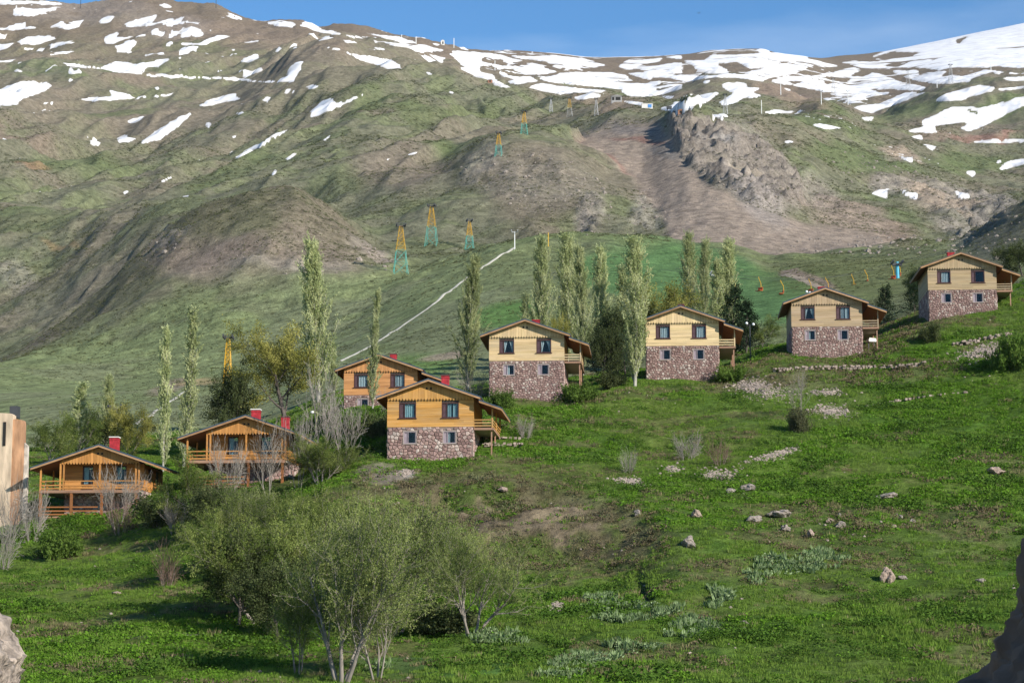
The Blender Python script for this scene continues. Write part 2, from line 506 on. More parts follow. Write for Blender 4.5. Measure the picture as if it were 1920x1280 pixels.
# ---- relief
rockmask = np.clip(blob(1385, 300, 105, 75, 40) + .8 * blob(1300, 240, 40, 26) + 0.8 * blob(1110, 400, 32, 45, 20) + 0.8 * blob(1215, 395, 40, 40, 30)
                   + 1.0 * blob(1770, 385, 120, 36, 14) + .9 * blob(1660, 350, 40, 22, 20) + .7 * blob(1530, 365, 60, 40, 35) + 0.9 * blob(1850, 395, 60, 34, 0) + 0.8 * blob(1790, 440, 60, 20, 25) + .7 * blob(1690, 292, 50, 14, 15) + 0.55 * blob(320, 455, 60, 16, -30) + 0.5 * blob(540, 500, 130, 14, 5)
                   + 0.55 * blob(900, 320, 60, 22, -40) + 0.6 * blob(30, 535, 40, 28) + 0.5 * blob(60, 760, 50, 25, -20) + 0.45 * blob(1850, 455, 90, 50, -35)
                   + 0.5 * blob(700, 480, 60, 18, 25) + 0.4 * blob(1000, 345, 130, 50) + 0.5 * blob(160, 25, 150, 30) + 0.5 * blob(310, 60, 90, 30), 0, 1)
def outline(poly, blur, px=None, py=None):
    img = raster([poly], W=1920, H=760)
    for _ in range(2): img = boxblur(img, blur)
    return lookup(img, wpx if px is None else px, wpy if py is None else py)


screemask = outline([(1075, 262), (1150, 242), (1210, 232), (1245, 238), (1262, 262), (1285, 300), (1330, 345), (1400, 385), (1480, 412), (1560, 425), (1640, 440), (1680, 462), (1560, 474), (1440, 482), (1380, 476), (1300, 470), (1262, 458), (1245, 415), (1215, 370), (1180, 330), (1130, 300), (1090, 285)], 5) * sstep(440, 470, TY)
cragmask = outline([(1258, 228), (1290, 212), (1350, 228), (1420, 255), (1470, 290), (1500, 340), (1520, 385), (1500, 405), (1420, 392), (1340, 348), (1290, 305), (1264, 266)], 4) * sstep(540, 580, TY)
turfmask = outline([(1150, 468), (1290, 462), (1385, 482), (1420, 500), (1500, 528), (1535, 548), (1490, 605), (1300, 605), (1200, 570), (1050, 525), (1100, 480)], 5)
rockmask = np.clip(np.maximum(rockmask * (1 - screemask), cragmask), 0, 1)
farw = sstep(260, 520, TY)
vis_soft = 1.0 - screemask * 0.85
rib = ridged((TX - 0.2 * TY + 14 * fbm(TX * 0.02, TY * 0.012, 2, 40)) / 52.0, TY / 230.0, 3, 1) - 0.55
ribw = sstep(560, 800, TY) * (1 - sstep(1700, 2300, TY)) * (1 - sstep(980, 1250, ppx) * 0.65) * vis_soft
rib = np.sign(rib) * np.abs(rib) ** .8
disp = rib * ribw * 19.0
disp += (ridged(TX / 130.0 + 3, TY / 160.0, 3, 7) - 0.55) * 14.0 * sstep(900, 1500, TY) * (1 - sstep(2100, 2350, TY) * 0.7) * (1 - .65 * sstep(850, 1050, ppx))
disp += (fbm(TX / 46.0, TY / 46.0, 4, 21) - 0.5) * 7.0 * farw * vis_soft
disp += (ridged((TX - .25 * TY) / 19.0 + 1.2 * fbm(TX / 30, TY / 30, 2, 8), TY / 60.0, 4, 25) - 0.55) * 2.8 * farw * vis_soft
disp += (ridged(TX / 34.0, (TY + .4 * TX) / 22.0, 3, 125) - 0.55) * 2.6 * farw * vis_soft
disp += (fbm(TX / 5.0, TY / 5.0, 3, 28) - 0.5) * 0.9 * farw
rk = (rockmask > .02) & (TY > 250)
rx_, ry_, rz_ = TX[rk], TY[rk], TZ[rk]
wob_ = 3.0 * (fbm(rx_ / 9, rz_ / 9, 2, 39) - .5)
strat = (rx_ * .55 + rz_ * 1.15 + ry_ * .2 + 7 * (fbm(rx_ / 11, rz_ / 11 + ry_ / 15, 3, 41) - .5)) / 5.2
saw = strat - np.floor(strat)
cell = worley((rx_ + wob_ + rz_ * .5) / 13.0, (ry_ - rz_ * .6 + wob_) / 13.0, 3) * 2.2 + np.where(saw < .85, saw * 2.0, (1 - saw) * 11.3) + (ridged(rx_ / 7, rz_ / 5 + ry_ / 9, 5, 43) - .5) * 3.2
disp[rk] += rockmask[rk] * farw[rk] * (cell - 1.6) * (1 + 1.0 * cragmask[rk])
# ploughed-looking runnels down the scree
disp += cragmask * .6 + blob(1300, 226, 44, 14, 8, .4) * sstep(700, 740, TY) * 3.6
disp += screemask * (ridged((TX * 0.9 - TY * 0.12) / 6.0 + 0.8 * fbm(TX / 20, TY / 20, 2, 3), TY / 120.0, 2, 44) - 0.5) * .75
nearw = sstep(80, 100, TY) * (1 - sstep(230, 330, TY))
disp += nearw * ((fbm(TX / 9.0, TY / 9.0, 3, 51) - 0.5) * 1.1 + (fbm(TX / 1.9, TY / 1.9, 3, 57) - 0.5) * 0.34)
bank = blob(960, 985, 280, 80, 8)
disp += nearw * bank * (1.5 * (vnoise(TX / 14.0, (TZ + 2.2 * fbm(TX / 9, TY / 9, 3, 177)) / 1.3, 171) - .5) + .9 * (fbm(TX / 1.6, TY / 1.6, 3, 157) - .5))
# the little stream gully and hollows on the near slope
gul = np.maximum(blob(1212, 1115, 12, 50, -24, 0.1), blob(1300, 1120, 110, 9, -18, .1) * .5)
disp -= nearw * gul * 0.6
disp += blob(1500, 705, 230, 10, 2, 0.2) * nearw * 0.35
disp *= 1 - .8 * sstep(2250, 2800, TY)
# little terraces trodden into the near slope
ter = nearw * (1 - sstep(200, 215, TY))
disp += ter * .28 * (vnoise(TX / 30.0, (TZ + 1.5 * fbm(TX / 12, TY / 12, 2, 77)) / .8, 71) - .5)
TZ = TZ + disp * np.where(TY < 80, 0.3, 1.0)
ppx, ppy = project(TX, TY, TZ)


def hit(px, py, dmin=60.0, dmax=5000.0):
    """first ground point on the line of sight"""
    u, t = ray(px, py)
    k = (u - U0) / (U1 - U0) * (NU - 1)
    j = int(np.clip(math.floor(k), 0, NU - 2)); f = k - j
    zc = TZ[:, j] * (1 - f) + TZ[:, j + 1] * f
    r = zc / Ds
    ok = np.where((r >= t) & (Ds >= dmin) & (Ds <= dmax))[0]
    if len(ok) == 0:
        i = int(np.argmax(np.where((Ds >= dmin) & (Ds <= dmax), r, -9)))
        return Vector((u * Ds[i], Ds[i], zc[i]))
    i = ok[0]
    if i == 0 or r[i] == r[i - 1] or Ds[i - 1] < dmin:
        D = Ds[i]; z = zc[i]
    else:
        g = np.clip((t - r[i - 1]) / (r[i] - r[i - 1]), 0, 1)
        D = Ds[i - 1] + g * (Ds[i] - Ds[i - 1]); z = zc[i - 1] + g * (zc[i] - zc[i - 1])
    return Vector((u * D, D, z))


def ground(x, y):
    """height of the ground, arrays welcome"""
    x = np.asarray(x, float); y = np.asarray(y, float)
    k = np.clip((x / y - U0) / (U1 - U0) * (NU - 1), 0, NU - 1.001)
    j = k.astype(int); f = k - j
    i = np.clip(np.searchsorted(Ds, y) - 1, 0, ND - 2)
    g = np.clip((y - Ds[i]) / (Ds[i + 1] - Ds[i]), 0, 1)
    return (TZ[i, j] * (1 - f) + TZ[i, j + 1] * f) * (1 - g) + (TZ[i + 1, j] * (1 - f) + TZ[i + 1, j + 1] * f) * g


def at(px, D, py=700):
    u = ray(px, py)[0]
    x = u * D
    return Vector((x, D, float(ground(x, D))))


# ---- land cover colours (albedo)
def C(*c): return np.array(c, np.float32)


LUSH = C(.066, .122, .016); OLIVE = C(.135, .132, .085); GREEN = C(.126, .152, .064); TURF = C(.082, .150, .054)
BROWN = C(.165, .133, .100); SOIL = C(.215, .165, .125); ROCK = C(.235, .205, .175); SCREE = C(.24, .192, .148); DRY = C(.215, .185, .105)
REDS = C(.20, .11, .085); DARK = C(.055, .060, .032); GREY = C(.27, .25, .225); GRAVEL = C(.36, .31, .26)
col = np.zeros((ND, NU, 3), np.float32)


def paint(mask, c):
    global col
    m = np.clip(mask, 0, 1)[..., None].astype(np.float32)
    col = col * (1 - m) + c * m


n_a = fbm(TX / 60.0, TY / 60.0, 5, 61); n_b = fbm(TX / 18.0, TY / 18.0, 4, 67); n_c = fbm(TX / 4.5, TY / 4.5, 3, 71); n_d = fbm(TX / 150.0, TY / 150.0, 4, 75)
col[:] = OLIVE
paint(sstep(.42, .66, n_a) * .55, BROWN)
paint(sstep(.48, .64, n_b) * .45 * sstep(.35, .5, 1 - n_a), GREEN)
paint(sstep(.56, .70, n_c) * .35 * farw, DARK)
paint(sstep(900, 1500, TY) * .55 * sstep(.35, .6, n_d), BROWN)
paint(sstep(1700, 2100, TY) * .85, C(.15, .115, .082))
# middle distance: green slopes behind the houses
mid = sstep(205, 225, TY) * (1 - sstep(440, 520, TY))
paint(mid * .85, GREEN)
paint(mid * sstep(.45, .6, n_b) * .4, OLIVE)
paint(mid * sstep(.6, .68, n_c) * .3, DARK)
paint(mid * turfmask * .95, TURF)
paint(blob(950, 590, 90, 25, -10) * mid * .7, C(.062, .14, .028))
paint(blob(760, 690, 120, 30, -8) * mid * .6, C(.075, .15, .03))
paint(blob(840, 665, 60, 9, -8) * mid * .8, SOIL)
paint(blob(1600, 520, 200, 50, 0) * mid * .5, C(.11, .125, .045))
paint(blob(1520, 525, 60, 8, 22) * mid, SOIL); paint(blob(1478, 512, 22, 7, 5) * mid, SOIL)
paint(blob(320, 725, 50, 14, -20) * mid * .7, SOIL); paint(blob(370, 718, 50, 9, -2) * mid * .7, C(.26, .19, .10))
paint(blob(1885, 430, 90, 60, -35) * .9, C(.085, .085, .062))  # shaded face of the right-hand hill darkened in the colour
# brown hill on the left
hill = sstep(430, 470, TY) * (1 - sstep(525, 560, TY))
left = 1 - sstep(640, 760, ppx)
paint(hill * left * .8, C(.118, .108, .066))
paint(hill * left * sstep(.5, .62, n_b) * .6, BROWN)
paint(blob(480, 500, 240, 55, 5) * hill * .8, C(.17, .132, .104))
paint(blob(600, 440, 110, 40, 25) * hill * .6, BROWN)
paint(blob(330, 590, 200, 60, -8) * left * .35 * sstep(.45, .6, n_b), DARK)
paint(blob(700, 485, 50, 11, 25) * .8, C(.24, .19, .15))
# hollow and knoll
paint(blob(760, 330, 110, 45, 0) * .75, C(.155, .125, .098))
paint(blob(1010, 360, 150, 80, 20) * .7, C(.15, .12, .088))
paint(blob(1100, 420, 90, 30) * .5 * sstep(.45, .55, n_b), GREEN)
paint(blob(980, 455, 160, 14) * .7, GREEN)
paint(blob(870, 350, 40, 18, 40) * .6, DARK)
# greener folds, upper left
for q in ((700, 205, 60, 30, -15, .7), (880, 220, 80, 16, -5, .7), (780, 225, 40, 22, 0, .6), (640, 240, 110, 16, -25, .5), (220, 225, 90, 14, -8, .6), (150, 320, 120, 22, 0, .6), (430, 340, 120, 14, -20, .5),
          (200, 150, 110, 14, 0, .5), (350, 100, 120, 10, 0, .4), (60, 440, 90, 45, 0, .5), (820, 290, 50, 10, 0, .7), (300, 370, 70, 12, -10, .5), (40, 370, 80, 14, 0, .5), (930, 185, 60, 14, 10, .4)):
    paint(blob(*q[:5]) * q[5], C(.098, .122, .050))
for q in ((30, 265, 90, 16, 20, .8), (230, 160, 80, 14, 0, .6), (330, 60, 120, 24, 0, .7), (180, 12, 130, 12, 0, .7), (470, 70, 120, 20, 5, .6), (820, 120, 60, 12, 25, .6), (1130, 205, 90, 14, 5, .8), (600, 100, 80, 12, 5, .6)):
    paint(blob(*q[:5]) * q[5], C(.175, .135, .10))
paint(blob(60, 330, 40, 8) * .5, C(.26, .15, .08)); paint(blob(115, 485, 40, 4, -3) * .6, C(.26, .18, .09))
# right-hand hills
for q in ((1540, 205, 45, 14, 8, .9), (1560, 240, 110, 14, 8, .7), (1700, 215, 90, 18, -15, .6), (1620, 300, 130, 24, 10, .8), (1480, 350, 60, 26, 35, .6), (1700, 385, 100, 12, 12, .7), (1830, 300, 90, 24, 0, .8), (1880, 200, 60, 20, -20, .7), (1690, 425, 60, 14, 20, .6), (1340, 225, 60, 12, 10, .8)):
    paint(blob(*q[:5]) * q[5], C(.094, .118, .050))
for q in ((1830, 258, 100, 6, -2, .8), (1750, 250, 40, 8, 0, .6), (1480, 190, 90, 16, 12, .7), (1560, 400, 110, 18, 10, .8), (1690, 290, 40, 14, 15, .7), (1620, 440, 110, 22, 8, .8)):
    paint(blob(*q[:5]) * q[5], C(.20, .145, .11))
paint(blob(1850, 258, 80, 5, -2) * .6, REDS)
# scree run and quarry
paint(screemask, SCREE)
paint(screemask * blob(1215, 250, 90, 10, 4) * .7, C(.17, .15, .135)); paint(screemask * blob(1200, 268, 70, 5, 5) * .8, REDS); paint(blob(1140, 300, 60, 6, 28) * .6, REDS)
paint(screemask * blob(1250, 290, 40, 12, 15) * .6, C(.155, .145, .13))
paint(screemask * sstep(.55, .7, n_c) * .25, C(.15, .118, .10))
paint(rockmask * farw * .72 * sstep(.3, .55, n_b + .15), ROCK)
paint(cragmask * .8, C(.178, .150, .124)); paint(blob(1530, 375, 60, 40, 35) * sstep(.42, .58, n_b) * .7, C(.19, .16, .13))
paint(blob(1345, 285, 55, 32, 35) * sstep(.42, .6, n_b) * .75, C(.30, .28, .255))
paint(blob(1400, 330, 40, 20, 20) * sstep(.4, .55, n_b) * .8, C(.33, .27, .19))
paint(blob(1420, 380, 80, 30, 40) * .6, C(.24, .21, .185))
paint(blob(1760, 388, 110, 30, 12) * sstep(.4, .55, n_b) * .8, C(.27, .21, .155)); paint(blob(1690, 290, 45, 12, 15) * .7, C(.27, .21, .15)); paint(blob(1590, 415, 90, 22, 14) * .6, C(.235, .19, .145))
paint(blob(1325, 228, 60, 11, 6) * .8, C(.07, .085, .035))
col *= (1 + .12 * sstep(430, 600, TY) + .38 * sstep(205, 225, TY) * (1 - sstep(440, 500, TY)) * (1 - .7 * sstep(900, 1100, ppx)))[..., None].astype(np.float32)  # brighter colour makes up for weak sun on the flat left slope
# ---- near slope
near = 1 - sstep(205, 228, TY)
paint(near, LUSH)
nn1 = fbm(TX / 11.0, TY / 11.0, 4, 81); nn2 = fbm(TX / 2.6, TY / 2.6, 4, 85)
paint(near * sstep(.5, .66, nn1) * .6, C(.105, .140, .034))
paint(near * sstep(.60, .68, fbm(TX / 6.0, TY / 4.0, 4, 83)) * .5, C(.15, .125, .065))
paint(near * sstep(.52, .62, nn2) * .5, C(.044, .086, .014))
paint(near * sstep(.48, .62, fbm(TX / 24.0, TY / 24.0, 3, 87)) * .5, C(.105, .132, .030))
paint(near * blob(950, 985, 330, 90, 8) * sstep(.36, .50, nn2) * .9, C(.165, .122, .078))
paint(near * blob(980, 985, 300, 95, 8) * .45, C(.085, .088, .036))
paint(near * blob(1010, 985, 210, 60, 8) * sstep(.52, .57, nn2 + .25 * (fbm(TX / .8, TY / .8, 3, 187) - .5)) * .6, C(.21, .16, .11))
paint(near * blob(720, 890, 60, 24, 0) * .9, C(.23, .19, .15))
paint(near * blob(765, 886, 16, 9, 0) * .8, C(.38, .35, .31))
paint(near * blob(880, 930, 200, 24, 5) * .5 * sstep(.45, .55, nn2), C(.10, .085, .05))
paint(near * blob(1560, 705, 260, 30, -2) * .5, C(.125, .115, .060))
paint(near * blob(1560, 1010, 170, 60, 10) * .4, C(.105, .115, .045))
paint(near * blob(1820, 1000, 120, 60, 0) * .35, C(.10, .115, .042))
paint(near * blob(850, 1250, 230, 30, 0) * .6, C(.066, .135, .040))
paint(near * blob(1700, 620, 180, 30, -25) * .5, C(.105, .105, .048))
paint(near * gul * .8, C(.15, .11, .08))
paint(near * blob(290, 1193, 150, 4, -2) * .7, C(.25, .225, .19))

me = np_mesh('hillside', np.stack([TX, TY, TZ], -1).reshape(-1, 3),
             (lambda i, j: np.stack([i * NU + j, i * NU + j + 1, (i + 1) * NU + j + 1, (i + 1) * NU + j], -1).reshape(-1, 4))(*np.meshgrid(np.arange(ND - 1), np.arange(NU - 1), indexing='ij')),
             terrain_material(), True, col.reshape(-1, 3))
hillside = link(bpy.data.objects.new('terrain', me))
tag(hillside, 'steep grassy mountain valley with brown ridges and a scree run', kind='structure')

# ------------------------------------------------------------------ old snow lying in the hollows of the ridges
K = 2.9766
SN1 = [[(0,5),(200,3),(340,15),(345,28),(150,22),(0,28)],[(0,95),(70,85),(80,50),(130,42),(190,50),(280,40),(360,40),(290,60),(230,85),(150,88)],
[(0,160),(60,140),(150,120),(140,150),(250,150),(180,165),(0,168)],[(260,160),(350,115),(365,138),(470,110),(450,150),(400,160),(300,155)],[(545,128),(600,90),(640,85),(625,120),(590,140)],
[(670,150),(720,120),(880,80),(870,110),(840,130),(980,100),(975,118),(1115,125),(1115,132),(900,130),(850,145),(760,152)],[(880,22),(930,20),(970,42),(920,48)],
[(1000,215),(1020,160),(1070,150),(1120,165),(1140,195),(1100,212),(1060,205)],[(1005,240),(1100,240),(1210,200),(1300,205),(1240,225),(1140,250),(1010,255)],
[(575,205),(640,180),(665,180),(650,210),(770,195),(620,245),(595,245)],[(95,235),(140,210),(270,195),(330,215),(200,248),(130,250)],[(0,245),(90,238),(40,270),(0,280)],
[(265,258),(340,235),(430,228),(400,242),(300,260)],[(0,188),(30,185),(55,200),(20,215),(0,218)],[(920,262),(940,232),(965,235),(950,260)],[(1310,245),(1440,225),(1450,235),(1340,247)],
[(1000,278),(1050,268),(1105,275),(1060,284)],[(1605,258),(1650,240),(1670,245),(1630,262)],[(235,308),(330,288),(450,283),(380,298),(280,307)],[(0,342),(60,335),(110,328),(60,348),(0,352)],
[(335,352),(430,358),(560,378),(640,345),(720,345),(760,355),(850,350),(890,335),(960,322),(930,350),(880,375),(815,380),(800,412),(700,410),(620,394),(500,382),(390,374)],
[(370,412),(395,372),(410,395),(440,385),(455,410),(410,420)],
[(800,412),(930,416),(1100,429),(1300,433),(1420,449),(1540,453),(1600,430),(1610,390),(1650,350),(1695,340),(1680,390),(1650,430),(1640,457),(1560,464),(1440,460),(1250,446),(1000,436),(840,428)],
[(1335,345),(1370,318),(1430,305),(1450,325),(1390,350)],[(1340,385),(1400,395),(1465,378),(1465,400),(1380,432),(1345,425),(1370,405)],
[(0,500),(120,455),(190,452),(210,470),(260,455),(300,485),(260,505),(130,550),(90,570),(100,588),(0,590)],[(230,575),(335,560),(320,575),(240,583)],
[(425,553),(560,543),(625,533),(605,502),(650,512),(730,530),(740,543),(985,518),(940,537),(700,557),(500,564)],[(1100,585),(1160,560),(1320,522),(1340,555),(1240,578),(1150,590)],
[(1450,560),(1490,535),(1515,545),(1500,565)],[(1580,520),(1600,500),(1655,505),(1650,518),(1610,522)],[(1695,490),(1750,472),(1788,485),(1730,500)],[(700,680),(760,660),(800,642),(802,658),(750,692),(715,693)],
[(783,800),(830,760),(920,700),(1000,650),(1085,632),(1040,670),(960,730),(880,785),(810,803)],[(652,770),(690,760),(700,750),(720,768),(768,768),(740,790),(670,800),(655,790)],
[(475,765),(520,762),(530,785),(572,800),(550,815),(500,812),(510,790)],[(1140,690),(1175,685),(1178,700),(1165,722),(1150,705)],[(1310,638),(1350,624),(1362,632),(1330,647)],
[(1720,665),(1730,630),(1800,560),(1850,548),(1865,575),(1905,560),(1905,585),(1800,640)],[(1305,883),(1440,798),(1620,712),(1575,752),(1440,824),(1320,890)],
[(1800,780),(1825,750),(1838,752),(1815,787)],[(1588,890),(1660,848),(1667,858),(1610,896)],[(1513,970),(1535,946),(1547,950),(1522,980)],[(685,1075),(715,1061),(722,1070),(700,1087)],[(893,1015),(960,978),(972,985),(915,1019)],
[(1020,1092),(1060,1086),(1067,1095),(1025,1100)],[(1288,770),(1320,753),(1334,760),(1300,775)],[(1475,122),(1560,118),(1650,130),(1640,160),(1560,150)],[(1670,142),(1700,118),(1740,126),(1800,163),(1905,190),(1905,202),(1780,182)],
[(1800,256),(1905,278),(1905,290),(1850,277)],[(860,490),(885,485),(895,495),(880,505)],[(375,440),(405,433),(400,455),(380,460)],[(980,320),(1025,318),(1010,332)],[(1163,170),(1190,172),(1175,184)],
[(120,270),(215,262),(180,277),(130,284)],[(1255,285),(1320,273),(1310,290)],[(680,250),(775,230),(760,248),(700,258)]]
SN2 = [[(0,285),(60,300),(190,320),(270,335),(320,360),(340,385),(250,378),(150,350),(60,317)],[(60,163),(200,193),(330,208),(440,245),(340,242),(260,222),(160,192)],[(0,193),(100,203),(160,217),(60,213)],[(0,223),(80,233),(100,244),(30,241)],
[(170,225),(300,240),(360,250),(480,252),(600,285),(520,288),(450,295),(360,270),(250,245)],[(170,258),(230,266),(245,280),(190,277)],[(480,300),(530,310),(585,325),(570,355),(530,335)],[(490,238),(550,243),(540,257)],
[(620,285),(700,285),(860,302),(960,330),(1020,342),(940,350),(880,325),(800,320),(770,330),(810,350),(940,378),(880,388),(840,365),(770,370),(770,400),(840,415),(880,460),(965,490),(870,480),(820,445),(750,430),(690,400),(640,380),(690,375),(650,340),(615,310)],
[(880,405),(925,408),(920,432),(890,420)],[(910,308),(1030,316),(1200,318),(1350,336),(1480,370),(1420,378),(1260,388),(1200,380),(1140,345),(1000,327)],[(920,360),(1010,375),(1060,350),(1120,365),(1140,385),(1210,400),(1120,415),(1020,415),(970,395)],
[(930,460),(1000,430),(1050,425),(1100,455),(1030,462),(980,472)],[(1090,435),(1140,438),(1220,410),(1350,402),(1500,402),(1590,425),(1640,460),(1700,470),(1780,450),(1790,465),(1750,480),(1760,510),(1905,470),(1905,495),(1780,530),(1700,540),(1600,535),(1560,500),(1440,485),(1280,470),(1150,455)],
[(1040,485),(1120,465),(1200,480),(1320,495),(1500,508),(1440,517),(1300,517),(1220,528),(1120,505)],[(1295,545),(1380,523),(1480,526),(1420,547),(1330,557)],[(1540,375),(1600,345),(1680,343),(1790,333),(1780,350),(1680,367),(1610,395)],
[(1650,390),(1750,375),(1860,355),(1905,355),(1905,408),(1780,412)],[(1590,408),(1750,403),(1870,423),(1905,418),(1905,452),(1840,437),(1740,432),(1720,445),(1640,427)],[(1560,563),(1680,573),(1690,592),(1600,577)],[(1770,605),(1850,590),(1860,570),(1905,570),(1905,625),(1800,615)],
[(1780,538),(1870,538),(1830,552)],[(368,860),(430,846),(410,864),(380,870)],[(0,570),(60,543),(165,503),(150,520),(60,560),(0,584)],[(1800,330),(1870,320),(1905,322),(1905,340)],[(465,398),(500,408),(510,422),(480,417)],[(590,508),(630,513),(630,526),(600,520)],[(250,886),(285,884),(280,895),(255,895)]]
SN3 = [[(1905,140),(1750,160),(1600,200),(1400,240),(1200,290),(1050,330),(1090,345),(1180,345),(1050,355),(950,350),(880,360),(1000,387),(1120,395),(1310,385),(1420,395),(1520,378),(1700,380),(1750,370),(1905,380)],
[(1170,405),(1310,400),(1320,425),(1370,410),(1480,395),(1430,435),(1500,420),(1560,425),(1700,390),(1750,395),(1660,420),(1600,445),(1610,455),(1500,465),(1400,465),(1330,455),(1260,440),(1200,420)],[(1780,435),(1905,430),(1905,450),(1830,450)],[(1720,398),(1800,398),(1760,414)],
[(0,345),(120,345),(170,310),(250,315),(400,310),(520,305),(640,315),(700,325),(690,335),(760,350),(880,380),(780,385),(700,355),(560,350),(500,375),(380,385),(300,345),(180,360),(240,385),(260,410),(160,410),(90,400),(60,370)],[(405,290),(450,280),(490,300),(440,308)],
[(330,410),(400,395),(520,370),(600,355),(700,363),(740,375),(640,395),(530,415),(430,420)],[(0,420),(150,425),(260,413),(440,423),(560,398),(700,388),(640,407),(500,432),(440,454),(300,434),(180,434),(120,436),(0,465)],
[(480,455),(580,425),(700,430),(850,410),(950,385),(1000,400),(930,430),(1000,440),(1060,415),(1140,430),(1230,465),(1290,470),(1360,490),(1330,505),(1200,500),(1020,495),(1090,515),(1180,520),(1050,540),(930,570),(900,560),(960,535),(1020,530),(870,540),(780,510),(690,490),(560,470)],
[(1000,590),(1100,580),(1240,520),(1360,513),(1280,547),(1170,590),(1090,615),(1060,635),(1000,620),(950,600)],[(1000,658),(1070,653),(1050,677),(1020,674)],[(215,475),(260,462),(350,462),(360,490),(430,490),(390,515),(450,540),(350,545),(280,580),(220,590),(210,570),(290,520),(240,500)],
[(0,565),(90,530),(190,515),(195,525),(140,570),(60,595),(0,612)],[(450,623),(520,616),(620,623),(700,613),(640,632),(500,634)],[(828,635),(900,663),(900,668),(860,652)],[(720,698),(770,693),(900,718),(800,722)],[(150,643),(240,638),(250,652),(160,654)],
[(1405,560),(1460,525),(1590,490),(1660,475),(1740,490),(1720,510),(1600,540),(1560,560),(1440,566)],[(1740,500),(1905,480),(1905,492),(1780,507)],
[(1255,730),(1345,710),(1340,670),(1420,640),(1500,600),(1600,595),(1650,605),(1780,580),(1850,550),(1905,540),(1905,590),(1800,640),(1680,705),(1600,735),(1550,720),(1585,700),(1580,680),(1500,690),(1400,700),(1420,740),(1300,740)],
[(1270,765),(1330,753),(1345,782)],[(1340,803),(1420,820),(1395,842)],[(1208,868),(1290,883),(1280,907),(1240,892)],[(1580,793),(1700,783),(1905,778),(1905,794),(1700,797)],[(1745,900),(1780,893),(1770,917)],[(1765,945),(1800,910),(1850,895),(1905,890),(1905,915),(1820,940),(1780,950)],[(1573,960),(1630,953),(1620,992)],
[(1055,1080),(1090,1060),(1145,1056),(1140,1110)],[(1200,1043),(1260,1080),(1310,1073),(1310,1112),(1260,1102)],[(1508,1063),(1607,1085),(1590,1107),(1540,1100)],[(555,783),(590,783),(622,795),(580,800)],[(560,488),(620,500),(590,507)],[(100,455),(155,448),(130,470)],[(780,548),(850,553),(800,562)]]
HO3 = [[(1515,245),(1600,220),(1540,262)],[(1050,335),(1180,305),(1330,303),(1270,327),(1130,342)],[(1110,378),(1180,360),(1280,348),(1200,387)],[(1370,347),(1460,323),(1400,347)],[(590,448),(680,453),(620,477)],[(700,438),(780,433),(940,438),(930,457),(800,472),(780,450)],[(1580,603),(1655,625),(1645,642),(1590,622)],
       [(1310,398),(1420,392),(1370,402),(1320,425)]]
polys = [[(x / K + ox, y / K) for x, y in p] for ox, L in ((0, SN1), (640, SN2), (1280, SN3)) for p in L]
holes = [[(x / K + 1280, y / K) for x, y in p] for p in HO3]
snow_img = boxblur(boxblur(raster(polys, holes), 1), 1)
rgt = sstep(820, 1000, ppx)
sx = ppx + (11 - 5 * rgt) * (fbm(TX / 12, TY / 26, 5, 91, .62) - .5) + 3.0 * (fbm(TX / 3, TY / 6, 2, 95) - .5)
sy = ppy + (7 - 4 * rgt) * (fbm(TX / 12, TY / 26, 5, 93, .62) - .5) + 3 * sstep(2300, 2700, TY) + 4 * sstep(3000, 3300, TY)
SM = np.where(TY > 560, lookup(snow_img, sx, sy), 0.0)
# thin remnants in small hollows of the upper slopes
SM = np.maximum(SM, sstep(.69, .76, fbm(TX / 22, TY / 60, 4, 191)) * sstep(1350, 1600, TY) * (ppx < 1000) * (ppy < 135))
# long thin melt bands along the slope, and thin streaks of snow between the bigger fields
bw_ = (TZ + 26 * fbm(TX / 150, TY / 200, 3, 141)) / 11.0
band = sstep(.80, .93, ridged(bw_, TX / 420.0, 1, 143)) * sstep(.40, .55, fbm(TX / 90, TY / 90, 2, 145))
band2 = sstep(.84, .94, ridged(bw_ + .5, TX / 380.0, 1, 149)) * sstep(.45, .6, fbm(TX / 70, TY / 70, 2, 151))
zone = sstep(1400, 1600, TY) * rgt * (1 - sstep(2950, 3100, TY))
SM = np.clip(SM - .75 * band * zone, 0, 1)
SM = np.maximum(SM, band2 * zone * (ppy < 195) * .9)
# beyond the frame the same broken cover goes on
off = sstep(1915, 1960, ppx) + (1 - sstep(-40, 5, ppx))
SM = SM * (1 - off) + off * sstep(.50, .60, fbm(TX / 80, TY / 120, 4, 99)) * sstep(1250, 1900, TY)
# rows hidden behind a crest keep their own patches instead of a shadow image of the picture
run = np.minimum.accumulate(ppy, axis=0)
hidden = ppy > np.vstack([np.full((1, NU), 9999.), run[:-1]]) + 1.5
SM = np.where(hidden & (TY > 1000), sstep(.50, .60, fbm(TX / 60, TY / 90, 4, 97)), np.where(hidden, 0.0, SM))
dn = np.clip(TY / 900.0, .7, 2.5)
thr = .50 - .15 * rgt
SZ = TZ + (SM - thr) * .42 * dn
DIRT = sstep(0, .30, SM - thr)          # thin, dirty margins
keep = SM > 0.12
fk = keep[:-1, :-1] | keep[1:, :-1] | keep[:-1, 1:] | keep[1:, 1:]
fi, fj = np.where(fk)
quads = np.stack([fi * NU + fj, fi * NU + fj + 1, (fi + 1) * NU + fj + 1, (fi + 1) * NU + fj], -1)
used, inv = np.unique(quads, return_inverse=True)
sv = np.stack([TX, TY, SZ], -1).reshape(-1, 3)[used]
snow = link(bpy.data.objects.new('snow', np_mesh('snow', sv, inv.reshape(-1, 4), snow_material(), True, np.stack([DIRT] * 3, -1).reshape(-1, 3)[used])))
tag(snow, 'patches of old white snow lying on the upper ridges', 'snow', kind='stuff')

